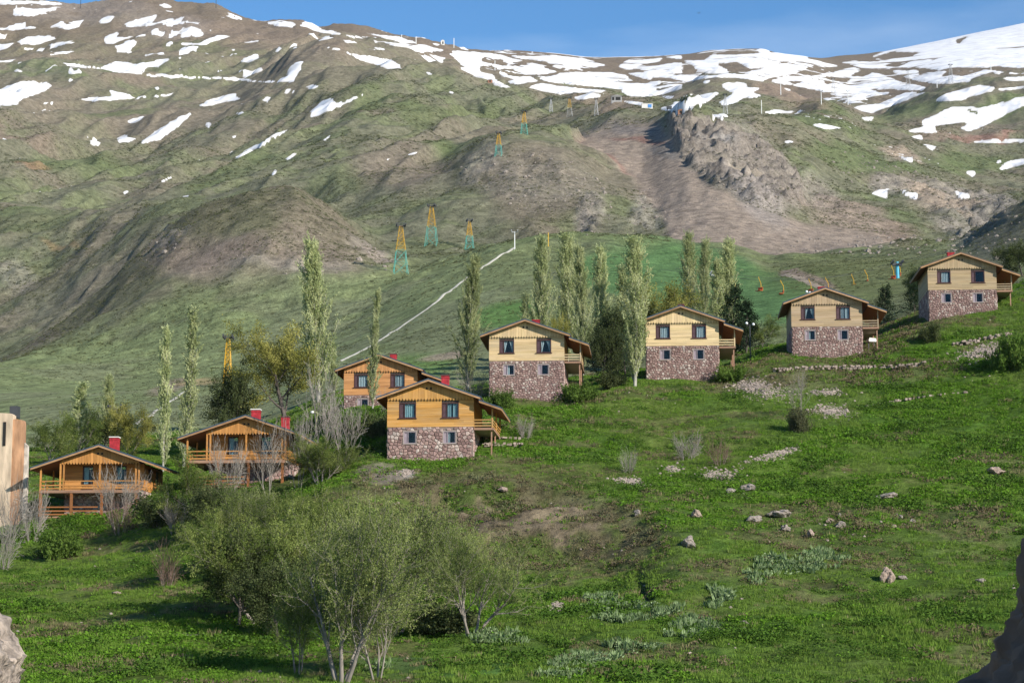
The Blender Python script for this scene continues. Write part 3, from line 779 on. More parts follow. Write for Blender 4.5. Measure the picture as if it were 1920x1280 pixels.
# ------------------------------------------------------------------ house materials
def wood_mat(name, c, grey, amt, axis='x', bumpd=0.004):
    m, nt, b = mat_new(name)
    st = (0.5, 6, 9) if axis == 'x' else (9, 6, 0.6)
    v = coords(nt, st)
    n = noise(nt, v, 1.0, 5, 0.65)
    v2 = coords(nt, (0.35, 0.35, 0.9))
    n2 = noise(nt, v2, 1.0, 3)
    a = nd(nt, 'ShaderNodeAttribute', attribute_name='Col')
    base = ramp(nt, [(0.25, tuple(x * 0.58 for x in c)), (0.7, tuple(min(1, x * 1.22) for x in c))], n)
    mx = nd(nt, 'ShaderNodeMix', data_type='RGBA')
    ad = nd(nt, 'ShaderNodeMath', operation='ADD'); nt.links.new(n, ad.inputs[0]); nt.links.new(n2, ad.inputs[1])
    fac = ramp(nt, [(0.42, 0.0), (0.62, amt)], nd(nt, 'ShaderNodeMath', operation='MULTIPLY').outputs[0])
    mth = [q for q in nt.nodes if q.bl_idname == 'ShaderNodeMath' and q.operation == 'MULTIPLY'][-1]
    nt.links.new(ad.outputs[0], mth.inputs[0]); mth.inputs[1].default_value = 0.5
    nt.links.new(fac, mx.inputs['Factor']); nt.links.new(base, mx.inputs['A']); mx.inputs['B'].default_value = (*grey, 1)
    out = mul(nt, mx.outputs['Result'], a.outputs['Color'])
    nt.links.new(out, b.inputs['Base Color'])
    b.inputs['Roughness'].default_value = 0.62
    b.inputs['Specular IOR Level'].default_value = 0.25
    bump(nt, b, n, 0.5, bumpd)
    return m


def glass_mat():
    m = bpy.data.materials.new('window_glass'); m.use_nodes = True
    nt = m.node_tree; nt.nodes.clear()
    o = nd(nt, 'ShaderNodeOutputMaterial'); t = nd(nt, 'ShaderNodeBsdfTransparent'); g = nd(nt, 'ShaderNodeBsdfGlossy'); x = nd(nt, 'ShaderNodeMixShader')
    t.inputs[0].default_value = (0.74, 0.80, 0.82, 1); g.inputs['Roughness'].default_value = 0.03
    x.inputs[0].default_value = 0.025
    nt.links.new(t.outputs[0], x.inputs[1]); nt.links.new(g.outputs[0], x.inputs[2]); nt.links.new(x.outputs[0], o.inputs[0])
    return m


M = {}
M['stone'] = plain('rubble_stone', (1, 1, 1), 0.9, 0.22, 9.0, True, bumpd=0.02)
M['mortar'] = plain('mortar', (0.19, 0.142, 0.118), 0.95, 0.2, 6.0, False, bumpd=0.01)
M['plaster'] = plain('window_plaster', (0.30, 0.25, 0.22), 0.9, 0.15, 4.0, False)
M['frame'] = plain('brown_frame', (0.055, 0.022, 0.018), 0.5, 0.2, 5.0, False)
M['frame_low'] = plain('grey_frame', (0.26, 0.21, 0.23), 0.6, 0.2, 5.0, False)
M['sash'] = plain('dark_sash', (0.075, 0.04, 0.045), 0.5, 0.3, 4.0, False)
M['curtain'] = plain('white_curtain', (0.74, 0.72, 0.69), 0.9, 0.06, 6.0, False)
M['curtain_teal'] = plain('pale_teal_curtain', (0.50, 0.64, 0.62), 0.9, 0.08, 6.0, False)
M['glass'] = glass_mat()
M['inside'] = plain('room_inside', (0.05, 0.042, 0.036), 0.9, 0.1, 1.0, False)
M['metal'] = plain('roof_sheet', (0.045, 0.075, 0.105), 0.42, 0.25, 1.2, False, (1, 1, 1), 0.5, 0.25)
M['metal_brown'] = plain('rusty_roof_sheet', (0.105, 0.085, 0.065), 0.6, 0.25, 1.2, False, (1, 1, 1), 0.4, 0.2)
M['soffit'] = wood_mat('soffit_wood', (0.30, 0.115, 0.035), (0.16, 0.08, 0.04), 0.4, 'x')
M['rake'] = wood_mat('rake_board', (0.36, 0.20, 0.09), (0.30, 0.22, 0.15), 0.5, 'x')
M['red'] = plain('red_paint', (0.33, 0.022, 0.028), 0.7, 0.45, 4.0, False)
M['capw'] = plain('chimney_cap', (0.62, 0.58, 0.52), 0.7, 0.1, 3.0, False)
M['capd'] = plain('dark_cap', (0.10, 0.045, 0.04), 0.7, 0.1, 3.0, False)
M['dark'] = plain('dark_opening', (0.02, 0.018, 0.016), 0.9, 0.1, 3.0, False)
M['deck'] = wood_mat('deck_board', (0.32, 0.17, 0.10), (0.28, 0.20, 0.15), 0.5, 'x')
M['deck_under'] = plain('balcony_underside', (0.42, 0.36, 0.29), 0.9, 0.15, 2.0, False)
WOODS = {}


def woods(key, c, grey, amt):
    WOODS[key] = (wood_mat('boards_' + key, c, grey, amt, 'x'), wood_mat('gable_' + key, c, grey, amt * 0.7, 'z'))


def shade(r, lo=0.78, hi=1.12):
    t = r.uniform(lo, hi)
    return (t, t * r.uniform(0.985, 1.015), t * r.uniform(0.97, 1.03))


def spans(a, b, holes):
    """pieces of [a,b] left over by the openings"""
    out = [(a, b)]
    for h0, h1 in sorted(holes):
        nx = []
        for s0, s1 in out:
            if h1 <= s0 or h0 >= s1: nx.append((s0, s1)); continue
            if h0 > s0: nx.append((s0, h0))
            if h1 < s1: nx.append((h1, s1))
        out = nx
    return [(s0, s1) for s0, s1 in out if s1 - s0 > 0.02]


def wall_boxes(mb, x0, x1, z0, z1, holes, y0, y1):
    xs = sorted({x0, x1, *[h[0] for h in holes], *[h[1] for h in holes]})
    for a, b in zip(xs[:-1], xs[1:]):
        hz = [(h[2], h[3]) for h in holes if h[0] <= a and h[1] >= b]
        for c, d in spans(z0, z1, hz):
            mb.box(a, b, y0, y1, c, d)


def clip(poly, nx, nz, d):
    out = []
    n = len(poly)
    for i in range(n):
        p = poly[i]; q = poly[(i + 1) % n]
        dp = p[0] * nx + p[1] * nz - d; dq = q[0] * nx + q[1] * nz - d
        if dp <= 0: out.append(p)
        if (dp < 0 < dq) or (dq < 0 < dp):
            t = dp / (dp - dq)
            out.append((p[0] + (q[0] - p[0]) * t, p[1] + (q[1] - p[1]) * t))
    return out


STONE_COLS = [(.30, .19, .165), (.34, .225, .195), (.38, .265, .23), (.25, .155, .135), (.42, .32, .275), (.31, .20, .175), (.35, .235, .20), (.21, .13, .115), (.28, .185, .165), (.47, .385, .335)]


def stone_polys(x0, x1, z0, z1, holes, sp, r):
    pts = []
    row = 0
    z = z0
    while z < z1 + sp * .5:
        x = x0 - (0.5 * sp if row % 2 else 0)
        while x < x1 + sp:
            pts.append((x + r.uniform(-.33, .33) * sp, z + r.uniform(-.33, .33) * sp))
            x += sp * r.uniform(0.8, 1.25)
        z += sp * 0.78; row += 1
    res = []
    for i, p in enumerate(pts):
        if not (x0 < p[0] < x1 and z0 < p[1] < z1): continue
        if any(h[0] < p[0] < h[1] and h[2] < p[1] < h[3] for h in holes): continue
        poly = [(p[0] - sp, p[1] - sp), (p[0] + sp, p[1] - sp), (p[0] + sp, p[1] + sp), (p[0] - sp, p[1] + sp)]
        for q in pts:
            dx, dz = q[0] - p[0], q[1] - p[1]
            L2 = dx * dx + dz * dz
            if q is p or L2 > (2.3 * sp) ** 2: continue
            L = math.sqrt(L2)
            poly = clip(poly, dx / L, dz / L, (p[0] * dx + p[1] * dz) / L + L / 2 - 0.013)
            if len(poly) < 3: break
        for nx, nz, d in ((1, 0, x1), (-1, 0, -x0), (0, 1, z1), (0, -1, -z0)):
            if len(poly) >= 3: poly = clip(poly, nx, nz, d)
        for h in holes:
            if len(poly) < 3: break
            c = [(h[0] - p[0], 1, 0, h[0]), (p[0] - h[1], -1, 0, -h[1]), (h[2] - p[1], 0, 1, h[2]), (p[1] - h[3], 0, -1, -h[3])]
            g, nx, nz, d = max(c)
            if g > 0: poly = clip(poly, nx, nz, d)
        if len(poly) >= 3: res.append(poly)
    return res


def stone_solid(mb, poly, y, h, r, side=None):
    """a stone standing proud of the wall plane; side maps (a,out,z) to house coordinates"""
    cx = sum(p[0] for p in poly) / len(poly); cz = sum(p[1] for p in poly) / len(poly)
    n = len(poly); k = r.uniform(.68, .86)
    f = side or (lambda a, o, z: (a, -o, z))
    vs = [f(p[0], y, p[1]) for p in poly] + [f(cx + (p[0] - cx) * k, y + h * r.uniform(.7, 1.15), cz + (p[1] - cz) * k) for p in poly]
    fs = [tuple(range(n, 2 * n))] + [(i, (i + 1) % n, n + (i + 1) % n, n + i) for i in range(n)]
    c = r.choice(STONE_COLS); t = r.uniform(.74, 1.04)
    mb.add(vs, fs, (c[0] * t, c[1] * t, c[2] * t))


def sheet(mb, x0, z0, x1, z1, y0, y1, t0, t1, col=None):
    """sloping slab; t0..t1 measured upward from the line"""
    mb.add([(x0, y0, z0 + t0), (x1, y0, z1 + t0), (x1, y1, z1 + t0), (x0, y1, z0 + t0), (x0, y0, z0 + t1), (x1, y0, z1 + t1), (x1, y1, z1 + t1), (x0, y1, z0 + t1)],
           [(0, 3, 2, 1), (4, 5, 6, 7), (0, 1, 5, 4), (1, 2, 6, 5), (2, 3, 7, 6), (3, 0, 4, 7)], col)


def curtain_mesh(mb, x0, x1, z0, z1, y, folds, r, tie=None):
    n = max(8, int((x1 - x0) * 26)); rows = 5
    vs = []; fs = []
    ph = r.uniform(0, 6)
    for k in range(rows + 1):
        tz = k / rows
        for i in range(n + 1):
            t = i / n
            a, b = x0, x1
            if tie == 'l': b = x1 - (x1 - x0) * 0.75 * (1 - tz) ** 0.7
            if tie == 'r': a = x0 + (x1 - x0) * 0.75 * (1 - tz) ** 0.7
            vs.append((a + (b - a) * t, y + 0.06 * math.sin(t * folds * 6.28 + ph), z0 + (z1 - z0) * tz))
    for k in range(rows):
        for i in range(n):
            p = k * (n + 1) + i
            fs.append((p, p + 1, p + n + 2, p + n + 1))
    mb.add(vs, fs)


def window(parent, x, z, w, h, y, r, kind='drawn', low=False, curt='curtain'):
    x0, x1, z0, z1 = x - w / 2, x + w / 2, z - h / 2, z + h / 2
    t = .055 if low else .075
    m = MB()
    m.box(x0, x1, y - .03, y + .12, z1 - t, z1); m.box(x0, x1, y - .03, y + .12, z0, z0 + t)
    m.box(x0, x0 + t, y - .03, y + .12, z0 + t, z1 - t); m.box(x1 - t, x1, y - .03, y + .12, z0 + t, z1 - t)
    sx = x0 + w * (.30 if not low else .34)
    m.box(sx - .03, sx + .03, y - .02, y + .10, z0 + t, z1 - t)
    wd = m.build('window', M['frame_low' if low else 'frame'], parent)
    m = MB(); m.box(x0 - .07, x1 + .07, y - .10, y - .032, z0 - .055, z0 + .012)
    m.build('sill', M['plaster' if low else 'frame'], wd)
    m = MB(); m.box(x0 + t, sx - .03, y + .03, y + .05, z0 + t, z1 - t)
    m.build('sash', M['frame_low' if low else 'sash'], wd)
    m = MB(); m.box(sx + .03, x1 - t, y + .035, y + .045, z0 + t, z1 - t)
    m.build('pane', M['glass'], wd)
    yb = y + .17
    if kind == 'drawn':
        m = MB(); curtain_mesh(m, sx - .02, x1 - w * .14, z0 + .02, z1 - .02, yb, 5, r); m.build('curtain', M[curt], wd, True)
    elif kind == 'split':
        m = MB(); mid = sx + (x1 - sx) * .42
        curtain_mesh(m, sx, mid - .03, z0 + .02, z1 - .02, yb, 3, r); curtain_mesh(m, mid + .05, x1 - .1, z0 + .02, z1 - .02, yb, 3, r); m.build('curtain', M[curt], wd, True)
    elif kind == 'tied':
        m = MB(); mid = sx + (x1 - sx) * .4
        curtain_mesh(m, sx - .02, mid, z0 + .02, z1 - .02, yb, 2, r, 'l'); curtain_mesh(m, mid + .02, x1 - .02, z0 + .02, z1 - .02, yb, 3, r, 'r'); m.build('curtain', M[curt], wd, True)
    elif kind == 'half':
        m = MB(); curtain_mesh(m, sx - .02, sx + w * .2, z0 + .02, z1 - .02, yb, 2, r); m.build('curtain', M[curt], wd, True)
    return wd


def roof_parts(root, prof, porch, y0, y1, metal, r, chims, wood=None):
    """prof: left eave, ridge, right eave (x,z); porch: list of extra slopes"""
    (xl, zl), (xr, zr), (xe, ze) = prof
    m = MB()
    sheet(m, xl - .06, zl - .02, xr, zr, y0 - .05, y1 + .05, .085, .175); sheet(m, xr, zr, xe + .06, ze - .02, y0 - .05, y1 + .05, .085, .175)
    for a in porch: sheet(m, a[0], a[1], a[2] + .06, a[3] - .02, y0 - .05, y1 + .05, .085, .175)
    # standing seams
    for s in np.arange(y0 + .6, y1, .62):
        for q in [(xl, zl, xr, zr), (xr, zr, xe, ze)] + [tuple(a) for a in porch]:
            sheet(m, *q, s, s + .035, .177, .205)
    roof = m.build('roof', M[metal], root)
    m = MB()
    sheet(m, xl, zl, xr, zr, y0, y1, .0, .08); sheet(m, xr, zr, xe, ze, y0, y1, .0, .08)
    for a in porch: sheet(m, *a, y0, y1, .0, .08)
    m.build('soffit', M['soffit'], roof)
    for q in [(xl, zl, xr, zr), (xr, zr, xe, ze)] + [tuple(a) for a in porch]:
        m = MB(); sheet(m, *q, y0 - .045, y0 - .003, -.055, .075, shade(r)); m.build('rake_board', M['rake'], roof)
    m = MB(); m.box(xl - .045, xl - .003, y0, y1, zl - .09, zl + .06); m.build('eave_board', M['rake'], roof)
    ex, ez = (porch[-1][2], porch[-1][3]) if porch else (xe, ze)
    m = MB(); m.box(ex + .003, ex + .045, y0, y1, ez - .09, ez + .06); m.build('eave_board', M['rake'], roof)
    for cx, cy, w, h, cap in chims:
        zt = zr + h
        zb = min(zl, ze)
        m = MB(); m.box(cx - w / 2, cx + w / 2, cy - w / 2, cy + w / 2, zb, zt); m.box(cx - w / 2 - .03, cx + w / 2 + .03, cy - w / 2 - .03, cy + w / 2 + .03, zt - .18, zt - .10)
        ch = m.build('chimney', M['red'], roof)
        m = MB(); m.box(cx - w / 2 - .06, cx + w / 2 + .06, cy - w / 2 - .06, cy + w / 2 + .06, zt, zt + .08); m.build('cap', M[cap], ch)
    return roof


def gable(root, prof, x0, x1, zb, y, wmat, r, bw=.235):
    (xl, zl), (xr, zr), (xe, ze) = prof
    def top(x):
        return (zl + (zr - zl) * (x - xl) / (xr - xl)) if x < xr else (zr + (ze - zr) * (x - xr) / (xe - xr))
    m = MB()
    x = x0
    while x < x1 - .01:
        a, b = x, min(x + bw - .008, x1)
        za, zb2 = top(a) - .004, top(b) - .004
        # scalloped foot on every board
        mid = (a + b) / 2
        poly = [(a, zb + .09), (a + (b - a) * .22, zb - .02), (mid, zb - .07), (b - (b - a) * .22, zb - .02), (b, zb + .09)]
        topp = [(b, zb2), (a, za)]
        if a < xr < b: topp = [(b, zb2), (xr, zr - .004), (a, za)]
        if min(za, zb2) > zb + .08:
            m.prism(poly + topp, y - .02 - r.uniform(0, .006), y + .02, shade(r, .84, 1.08))
        x += bw
    g = m.build('gable_boards', wmat, root, kind='stuff')
    for s in (-1, 1):
        m = MB(); m.box(xr + s * .16 - .07, xr + s * .16 + .07, y - .045, y - .03, zr - .62, zr - .46)
        m.build('vent', M['dark'], root)
    return top


def rail_run(parent, p0, p1, zs, mat, r, th=.05, hh=.085):
    p0 = Vector(p0); p1 = Vector(p1)
    d = (p1 - p0); n = Vector((-d.y, d.x, 0)).normalized() * th / 2
    for z in zs:
        m = MB()
        vs = [p0 - n + Vector((0, 0, z)), p1 - n + Vector((0, 0, z)), p1 + n + Vector((0, 0, z)), p0 + n + Vector((0, 0, z))]
        m.add(vs + [v + Vector((0, 0, hh)) for v in vs], [(0, 3, 2, 1), (4, 5, 6, 7), (0, 1, 5, 4), (1, 2, 6, 5), (2, 3, 7, 6), (3, 0, 4, 7)], shade(r))
        m.build('rail', mat, parent)


def post(parent, x, y, z0, z1, w, mat, r):
    m = MB(); m.box(x - w / 2, x + w / 2, y - w / 2, y + w / 2, z0, z1, shade(r)); return m.build('post', mat, parent)


YAW = math.radians(-4.0)
DEPTH = 7.7


def siding(root, wmat, x0, x1, z0, z1, holes, y, r, bh=.165):
    m = MB(); z = z0
    while z < z1 - .01:
        zt = min(z + bh - .007, z1)
        hs = [(h[0], h[1]) for h in holes if h[2] < zt and h[3] > z]
        for a, b in spans(x0, x1, hs):
            # boards of a few metres butted end to end
            c = a
            while c < b - .01:
                e = min(b, c + r.uniform(1.6, 3.4))
                if b - e < .4: e = b
                q = r.uniform(0, .006)
                m.box(c, e - .004, y - .028 - q, y - .001, z, zt, shade(r, .82, 1.1)); c = e
        z += bh
    return m.build('siding_boards', wmat, root, kind='stuff')


def side_walls(root, wmat, W, zs, topz, r, y0=0.0, stones=True):
    """left and right walls: boards above, rubble stone below"""
    for s in (-1, 1):
        m = MB(); z = 0.0
        while z < topz:
            zt = min(z + .158, topz)
            a, b = (s * W / 2, s * (W / 2 + .03))
            m.box(min(a, b), max(a, b), y0 + .001, DEPTH, z, zt, shade(r)); z += .165
        m.build('side_boards', wmat, root, kind='stuff')
        if stones:
            m = MB()
            for p in stone_polys(y0 + .02, DEPTH, -zs - 1.2, -.02, [], .40, r):
                stone_solid(m, p, 0, .06, r, (lambda a, o, z, s=s: (s * (W / 2 + o + .001), a, z)))
            m.build('side_stones', M['stone'], root, kind='stuff')


def chalet(name, label, px, py, D, key, stone_h, r, wins, lows, metal='metal', chims=(), single=False, W=6.5, yaw=YAW):
    root = empty(name, P(px, py, D), yaw)
    tag(root, label, 'house', 'wood and stone chalets on the slope')
    wmat, gmat = WOODS[key]
    prof = ((-4.0, 2.06), (-.12, 3.44), (3.82, 2.04)); porch = [(3.72, 1.80, 5.4, 1.2)]
    up = [(-1.74, 1.25, 1.3, 1.17), (1.5, 1.25, 1.3, 1.17)]
    lo = [(-1.55, -.80, .92, .90), (1.45, -.80, .92, .90)]
    rect = lambda q, e=0: (q[0] - q[2] / 2 - e, q[0] + q[2] / 2 + e, q[1] - q[3] / 2 - e, q[1] + q[3] / 2 + e)
    # shell
    m = MB(); wall_boxes(m, -W / 2, W / 2, 0, 2.3, [rect(q) for q in up], 0.0, .14)
    m.prism([(-W / 2, 2.3), (W / 2, 2.3), (W / 2, 2.24), (-.12, 3.42), (-W / 2, 2.32)], 0.0, .14)
    m.box(-W / 2, -W / 2 + .14, .14, DEPTH, 0, 2.28); m.box(W / 2 - .14, W / 2, .14, DEPTH, 0, 2.2); m.box(-W / 2, W / 2, DEPTH - .14, DEPTH - .003, 0, 2.3)
    m.prism([(-W / 2, 2.3), (W / 2, 2.3), (W / 2, 2.24), (-.12, 3.42), (-W / 2, 2.32)], DEPTH - .14, DEPTH - .003)
    m.box(-W / 2 + .15, W / 2 - .15, .15, DEPTH - .15, -.12, 0.02)
    m.box(-W / 2 + .15, W / 2 - .15, 1.2, 1.3, .03, 2.2)
    m.build('upper_wall', M['inside'], root)
    m = MB(); wall_boxes(m, -W / 2, W / 2, -stone_h - 1.8, -.003, [rect(q, -.002) for q in lo], 0.0, .3)
    m.box(-W / 2, -W / 2 + .3, .3, DEPTH, -stone_h - 1.2, -.003); m.box(W / 2 - .3, W / 2, .3, DEPTH, -stone_h - 1.2, -.003); m.box(-W / 2 + .3, W / 2 - .3, DEPTH - .3, DEPTH, -stone_h - 1.2, -.003)
    sw = m.build('stone_wall', M['mortar'], root)
    holes = [rect(q, .065) for q in lo]
    sp = .31 if single else .24
    polys_ = stone_polys(-W / 2, W / 2, -stone_h - .5, -.02, holes, sp, r)
    if single:
        for p in polys_:
            m = MB(); stone_solid(m, p, 0.001, .07, r); m.build('stone', M['stone'], sw)
    else:
        m = MB()
        for p in polys_: stone_solid(m, p, 0.001, .07, r)
        m.build('facing_stones', M['stone'], sw, kind='stuff')
    side_walls(root, wmat, W, stone_h, 2.2, r)
    # plaster round the low windows
    for q in lo:
        m = MB(); a = rect(q); b = rect(q, .065)
        m.box(b[0], b[1], -.035, -.001, a[3], b[3]); m.box(b[0], b[1], -.035, -.001, b[2], a[2]); m.box(b[0], a[0], -.035, -.001, a[2], a[3]); m.box(a[1], b[1], -.035, -.001, a[2], a[3])
        m.build('window_surround', M['plaster'], root)
    siding(root, wmat, -W / 2 - .03, W / 2 + .03, 0, 2.10, [rect(q, -.002) for q in up], 0.0, r)
    gable(root, prof, -W / 2 - .03, W / 2 + .03, 2.06, -.13, gmat, r)
    for i, q in enumerate(up): window(root, *q, 0.0, r, wins[i][0], False, wins[i][1])
    for i, q in enumerate(lo): window(root, *q, 0.02, r, lows[i], True)
    roof_parts(root, prof, porch, -.62, DEPTH + .5, metal, r, chims)
    # balcony along the right-hand side
    m = MB(); m.box(W / 2 + .035, 4.72, 0.0, DEPTH, -.22, -.14)
    bal = m.build('balcony', M['deck_under'], root)
    m = MB()
    for i in range(9):
        a = W / 2 + .04 + i * .162; m.box(a, a + .152, -.03, DEPTH, -.138, -.10, shade(r))
    m.build('deck_boards', M['deck'], bal, kind='stuff')
    m = MB(); m.box(W / 2 + .035, 4.74, -.05, -.002, -.26, -.09, shade(r)); m.box(4.722, 4.77, -.05, DEPTH, -.26, -.09, shade(r)); m.build('edge_beam', M['deck'], bal)
    rail_run(bal, (W / 2 + .03, .02, 0), (4.66, .02, 0), (.02, .24, .46), wmat, r)
    rail_run(bal, (4.70, .06, 0), (4.70, DEPTH, 0), (.02, .24, .46), wmat, r)
    for yy in (.02, 3.8, 7.6):
        post(bal, 4.68, yy, -.10, 1.46, .11, wmat, r)
    for yy in (.35, 3.8, 7.4):
        post(bal, 4.60, yy, -stone_h - 2.6, -.22, .10, M['deck'], r)
    return root


def balcony_house(name, label, px, py, D, key, r, chims, metal):
    """seen from its balcony front: porch on the left and along the front"""
    root = empty(name, P(px, py, D), YAW)
    tag(root, label, 'house', 'wood and stone chalets on the slope')
    wmat, gmat = WOODS[key]
    W = 6.3; YF = 1.5
    prof = ((-5.35, 1.55), (0, 3.32), (4.45, 1.78))
    m = MB()
    m.box(-W / 2, -W / 2 + .14, YF, DEPTH, 0, 2.2); m.box(W / 2 - .14, W / 2, YF, DEPTH, 0, 2.1)
    doors = [(-1.75, -.9, .05, 1.95), (.9, 1.75, .05, 1.95)]
    wall_boxes(m, -W / 2 + .14, W / 2 - .14, 0, 2.2, doors, YF, YF + .14)
    m.box(-W / 2 + .14, W / 2 - .14, DEPTH - .14, DEPTH, 0, 2.2); m.box(-W / 2 + .14, W / 2 - .14, YF + .14, DEPTH - .14, -.1, .02)
    m.prism([(-W / 2, 2.2), (W / 2, 2.05), (W / 2, 2.2), (0, 3.28), (-W / 2, 2.24)], YF, YF + .14)
    m.build('upper_wall', M['inside'], root)
    siding(root, wmat, -W / 2, W / 2, .0, 2.1, doors, YF, r)
    for d in doors:
        m = MB()
        m.box(d[0], d[1], YF + .02, YF + .1, d[3] - .08, d[3]); m.box(d[0], d[0] + .08, YF + .02, YF + .1, d[2], d[3] - .08); m.box(d[1] - .08, d[1], YF + .02, YF + .1, d[2], d[3] - .08); m.box(d[0] + .08, d[1] - .08, YF + .02, YF + .1, d[2], d[2] + .5)
        dr = m.build('door', M['frame'], root)
        m = MB(); m.box(d[0] + .08, d[1] - .08, YF + .05, YF + .065, d[2] + .5, d[3] - .08); m.build('pane', M['glass'], dr)
        m = MB(); curtain_mesh(m, d[0] + .1, d[1] - .4, d[2] + .1, d[3] - .1, YF + .2, 3, r); m.build('curtain', M['curtain_teal'], dr, True)
    side_walls(root, wmat, W, 2.4, 2.05, r, YF)
    # side windows
    for q in (3.2, 5.6):
        m = MB()
        m.box(W / 2 + .031, W / 2 + .07, q - .4, q + .4, .75, .83); m.box(W / 2 + .031, W / 2 + .07, q - .4, q + .4, 1.7, 1.78); m.box(W / 2 + .031, W / 2 + .07, q - .4, q - .33, .83, 1.7); m.box(W / 2 + .031, W / 2 + .07, q + .33, q + .4, .83, 1.7)
        wd = m.build('window', M['frame'], root)
        m = MB(); m.box(W / 2 + .034, W / 2 + .045, q - .33, q + .33, .83, 1.7); m.build('pane', M['sash'], wd)
    # stone lower storey
    m = MB(); m.box(-W / 2, W / 2, YF + .1, DEPTH, -4.2, -.003)
    sw = m.build('stone_wall', M['mortar'], root)
    m = MB()
    for p in stone_polys(-W / 2, W / 2, -4.0, -.02, [], .34, r): stone_solid(m, p, 0.001, .06, r, lambda a, o, z: (a, YF + .1 - o, z))
    m.build('facing_stones', M['stone'], sw, kind='stuff')
    m = MB(); m.box(-4.72, -3.2, .05, YF + .3, -4.6, -2.2)
    pl = m.build('plinth', M['mortar'], root)
    m = MB()
    for p in stone_polys(-4.72, -3.2, -4.4, -2.21, [], .38, r): stone_solid(m, p, 0.001, .06, r, lambda a, o, z: (a, .05 - o, z))
    m.build('facing_stones', M['stone'], pl, kind='stuff')
    gable(root, prof, -3.1, 3.1, 2.02, -.0, gmat, r)
    roof_parts(root, prof, [], -.5, DEPTH + .5, metal, r, chims)
    # upper balcony: along the front and round the left side
    m = MB(); m.box(-4.72, W / 2, .0, YF - .04, -.20, -.10); m.box(-4.72, -W / 2 - .035, YF - .04, DEPTH, -.20, -.10)
    bal = m.build('balcony', M['deck_under'], root)
    m = MB(); m.box(-4.76, W / 2 + .02, -.06, -.002, -.27, -.04, shade(r)); m.box(-4.77, -4.722, -.002, DEPTH, -.27, -.04, shade(r)); m.build('edge_beam', M['deck'], bal)
    rail_run(bal, (-4.68, .03, 0), (W / 2, .03, 0), (.05, .30, .62), wmat, r)
    rail_run(bal, (-4.68, .06, 0), (-4.68, DEPTH, 0), (.05, .30, .62), wmat, r)
    rail_run(bal, (W / 2 - .02, .06, 0), (W / 2 - .02, YF, 0), (.05, .30, .62), wmat, r)
    m = MB()
    for i in range(26):
        a = -3.0 + i * .235; m.box(a, a + .215, .062, .085, .02, .28, shade(r))
    m.build('skirt_boards', wmat, bal, kind='stuff')
    for x in (-4.68, -3.12, -2.86, 0.0, 2.86, 3.10): post(bal, x, .0 + .06, -.10, min(3.2 + x * .33 if x < 0 else 3.2 - x * .36, 2.0) + (0 if abs(x) > 3.2 else .1), .12, wmat, r)
    for yy in (3.6, 7.0): post(bal, -4.68, yy, -.1, 1.75, .12, wmat, r)
    # lower porch
    m = MB(); m.box(-4.72, W / 2, .0, YF + .08, -2.2, -2.08)
    low = m.build('porch', M['deck'], root)
    rail_run(low, (-4.66, .03, 0), (-.1, .03, 0), (-1.98, -1.72, -1.42), M['soffit'], r, .05, .11)
    for x in (-4.64, -2.2, 0.2, 2.9): post(low, x, .06, -2.1 if x < 0 else -4.2, -.2, .19, M['soffit'], r)
    return root


woods('orange', (.53, .265, .060), (.36, .25, .13), .7)
woods('amber', (.50, .235, .085), (.42, .24, .12), .35)
woods('straw', (.60, .43, .22), (.44, .36, .24), .7)
woods('pale', (.66, .49, .26), (.52, .41, .25), .6)
woods('tan', (.42, .295, .165), (.32, .25, .175), .85)
woods('weathered', (.40, .29, .16), (.32, .255, .17), .85)
woods('honey', (.48, .215, .055), (.38, .21, .09), .4)

R = random.Random(3)
chalet('chalet', 'bright orange chalet nearest the camera with teal curtains, black shade on its left', 807, 800, 160, 'orange', 2.7, R, [('drawn', 'curtain_teal'), ('split', 'curtain_teal')], ['none', 'half'], 'metal', [(.75, 3.6, .56, .87, 'capd')], single=True)
chalet('chalet', 'orange chalet half hidden behind the bright orange one, slim poplar before its gable', 713.5, 740, 187.5, 'amber', 2.3, R, [('drawn', 'curtain'), ('split', 'curtain')], ['none', 'none'], 'metal', [(.72, 3.2, .56, .57, 'capd')])
chalet('chalet', 'straw-coloured chalet with the tallest stone storey and tied-back curtains', 987.5, 676, 184, 'straw', 3.8, R, [('tied', 'curtain'), ('tied', 'curtain')], ['half', 'none'], 'metal', [(.55, 4.6, .6, .75, 'red')])
chalet('chalet', 'palest yellow chalet with dark square lower windows, beside the tall front poplar', 1279.5, 648, 190, 'pale', 3.2, R, [('drawn', 'curtain'), ('drawn', 'curtain')], ['none', 'none'], 'metal', [(-.05, 2.0, .5, .55, 'capd')])
chalet('chalet', 'grey-tan chalet with one tied and one split curtain, second from the right edge', 1550.5, 612, 195, 'tan', 2.9, R, [('tied', 'curtain'), ('split', 'curtain')], ['half', 'none'], 'metal', [(-.2, 3.0, .62, .67, 'red')], W=6.45)
chalet('chalet', 'weathered tan chalet highest on the slope at the right edge', 1804.5, 543, 203, 'weathered', 2.9, R, [('drawn', 'curtain'), ('none', 'curtain')], ['none', 'none'], 'metal_brown', [(-.55, 3.6, .62, .75, 'red')])
balcony_house('chalet', 'lowest left chalet with wraparound balcony and one tall red chimney', 186, 917, 166, 'honey', R, [(.45, 2.6, .66, .95, 'capw')], 'metal')
balcony_house('chalet', 'balcony chalet behind bare trees with two red chimneys', 461, 861, 167, 'honey', R, [(.25, 2.6, .66, .85, 'capw'), (2.35, 4.2, .6, .42, 'capd')], 'metal')

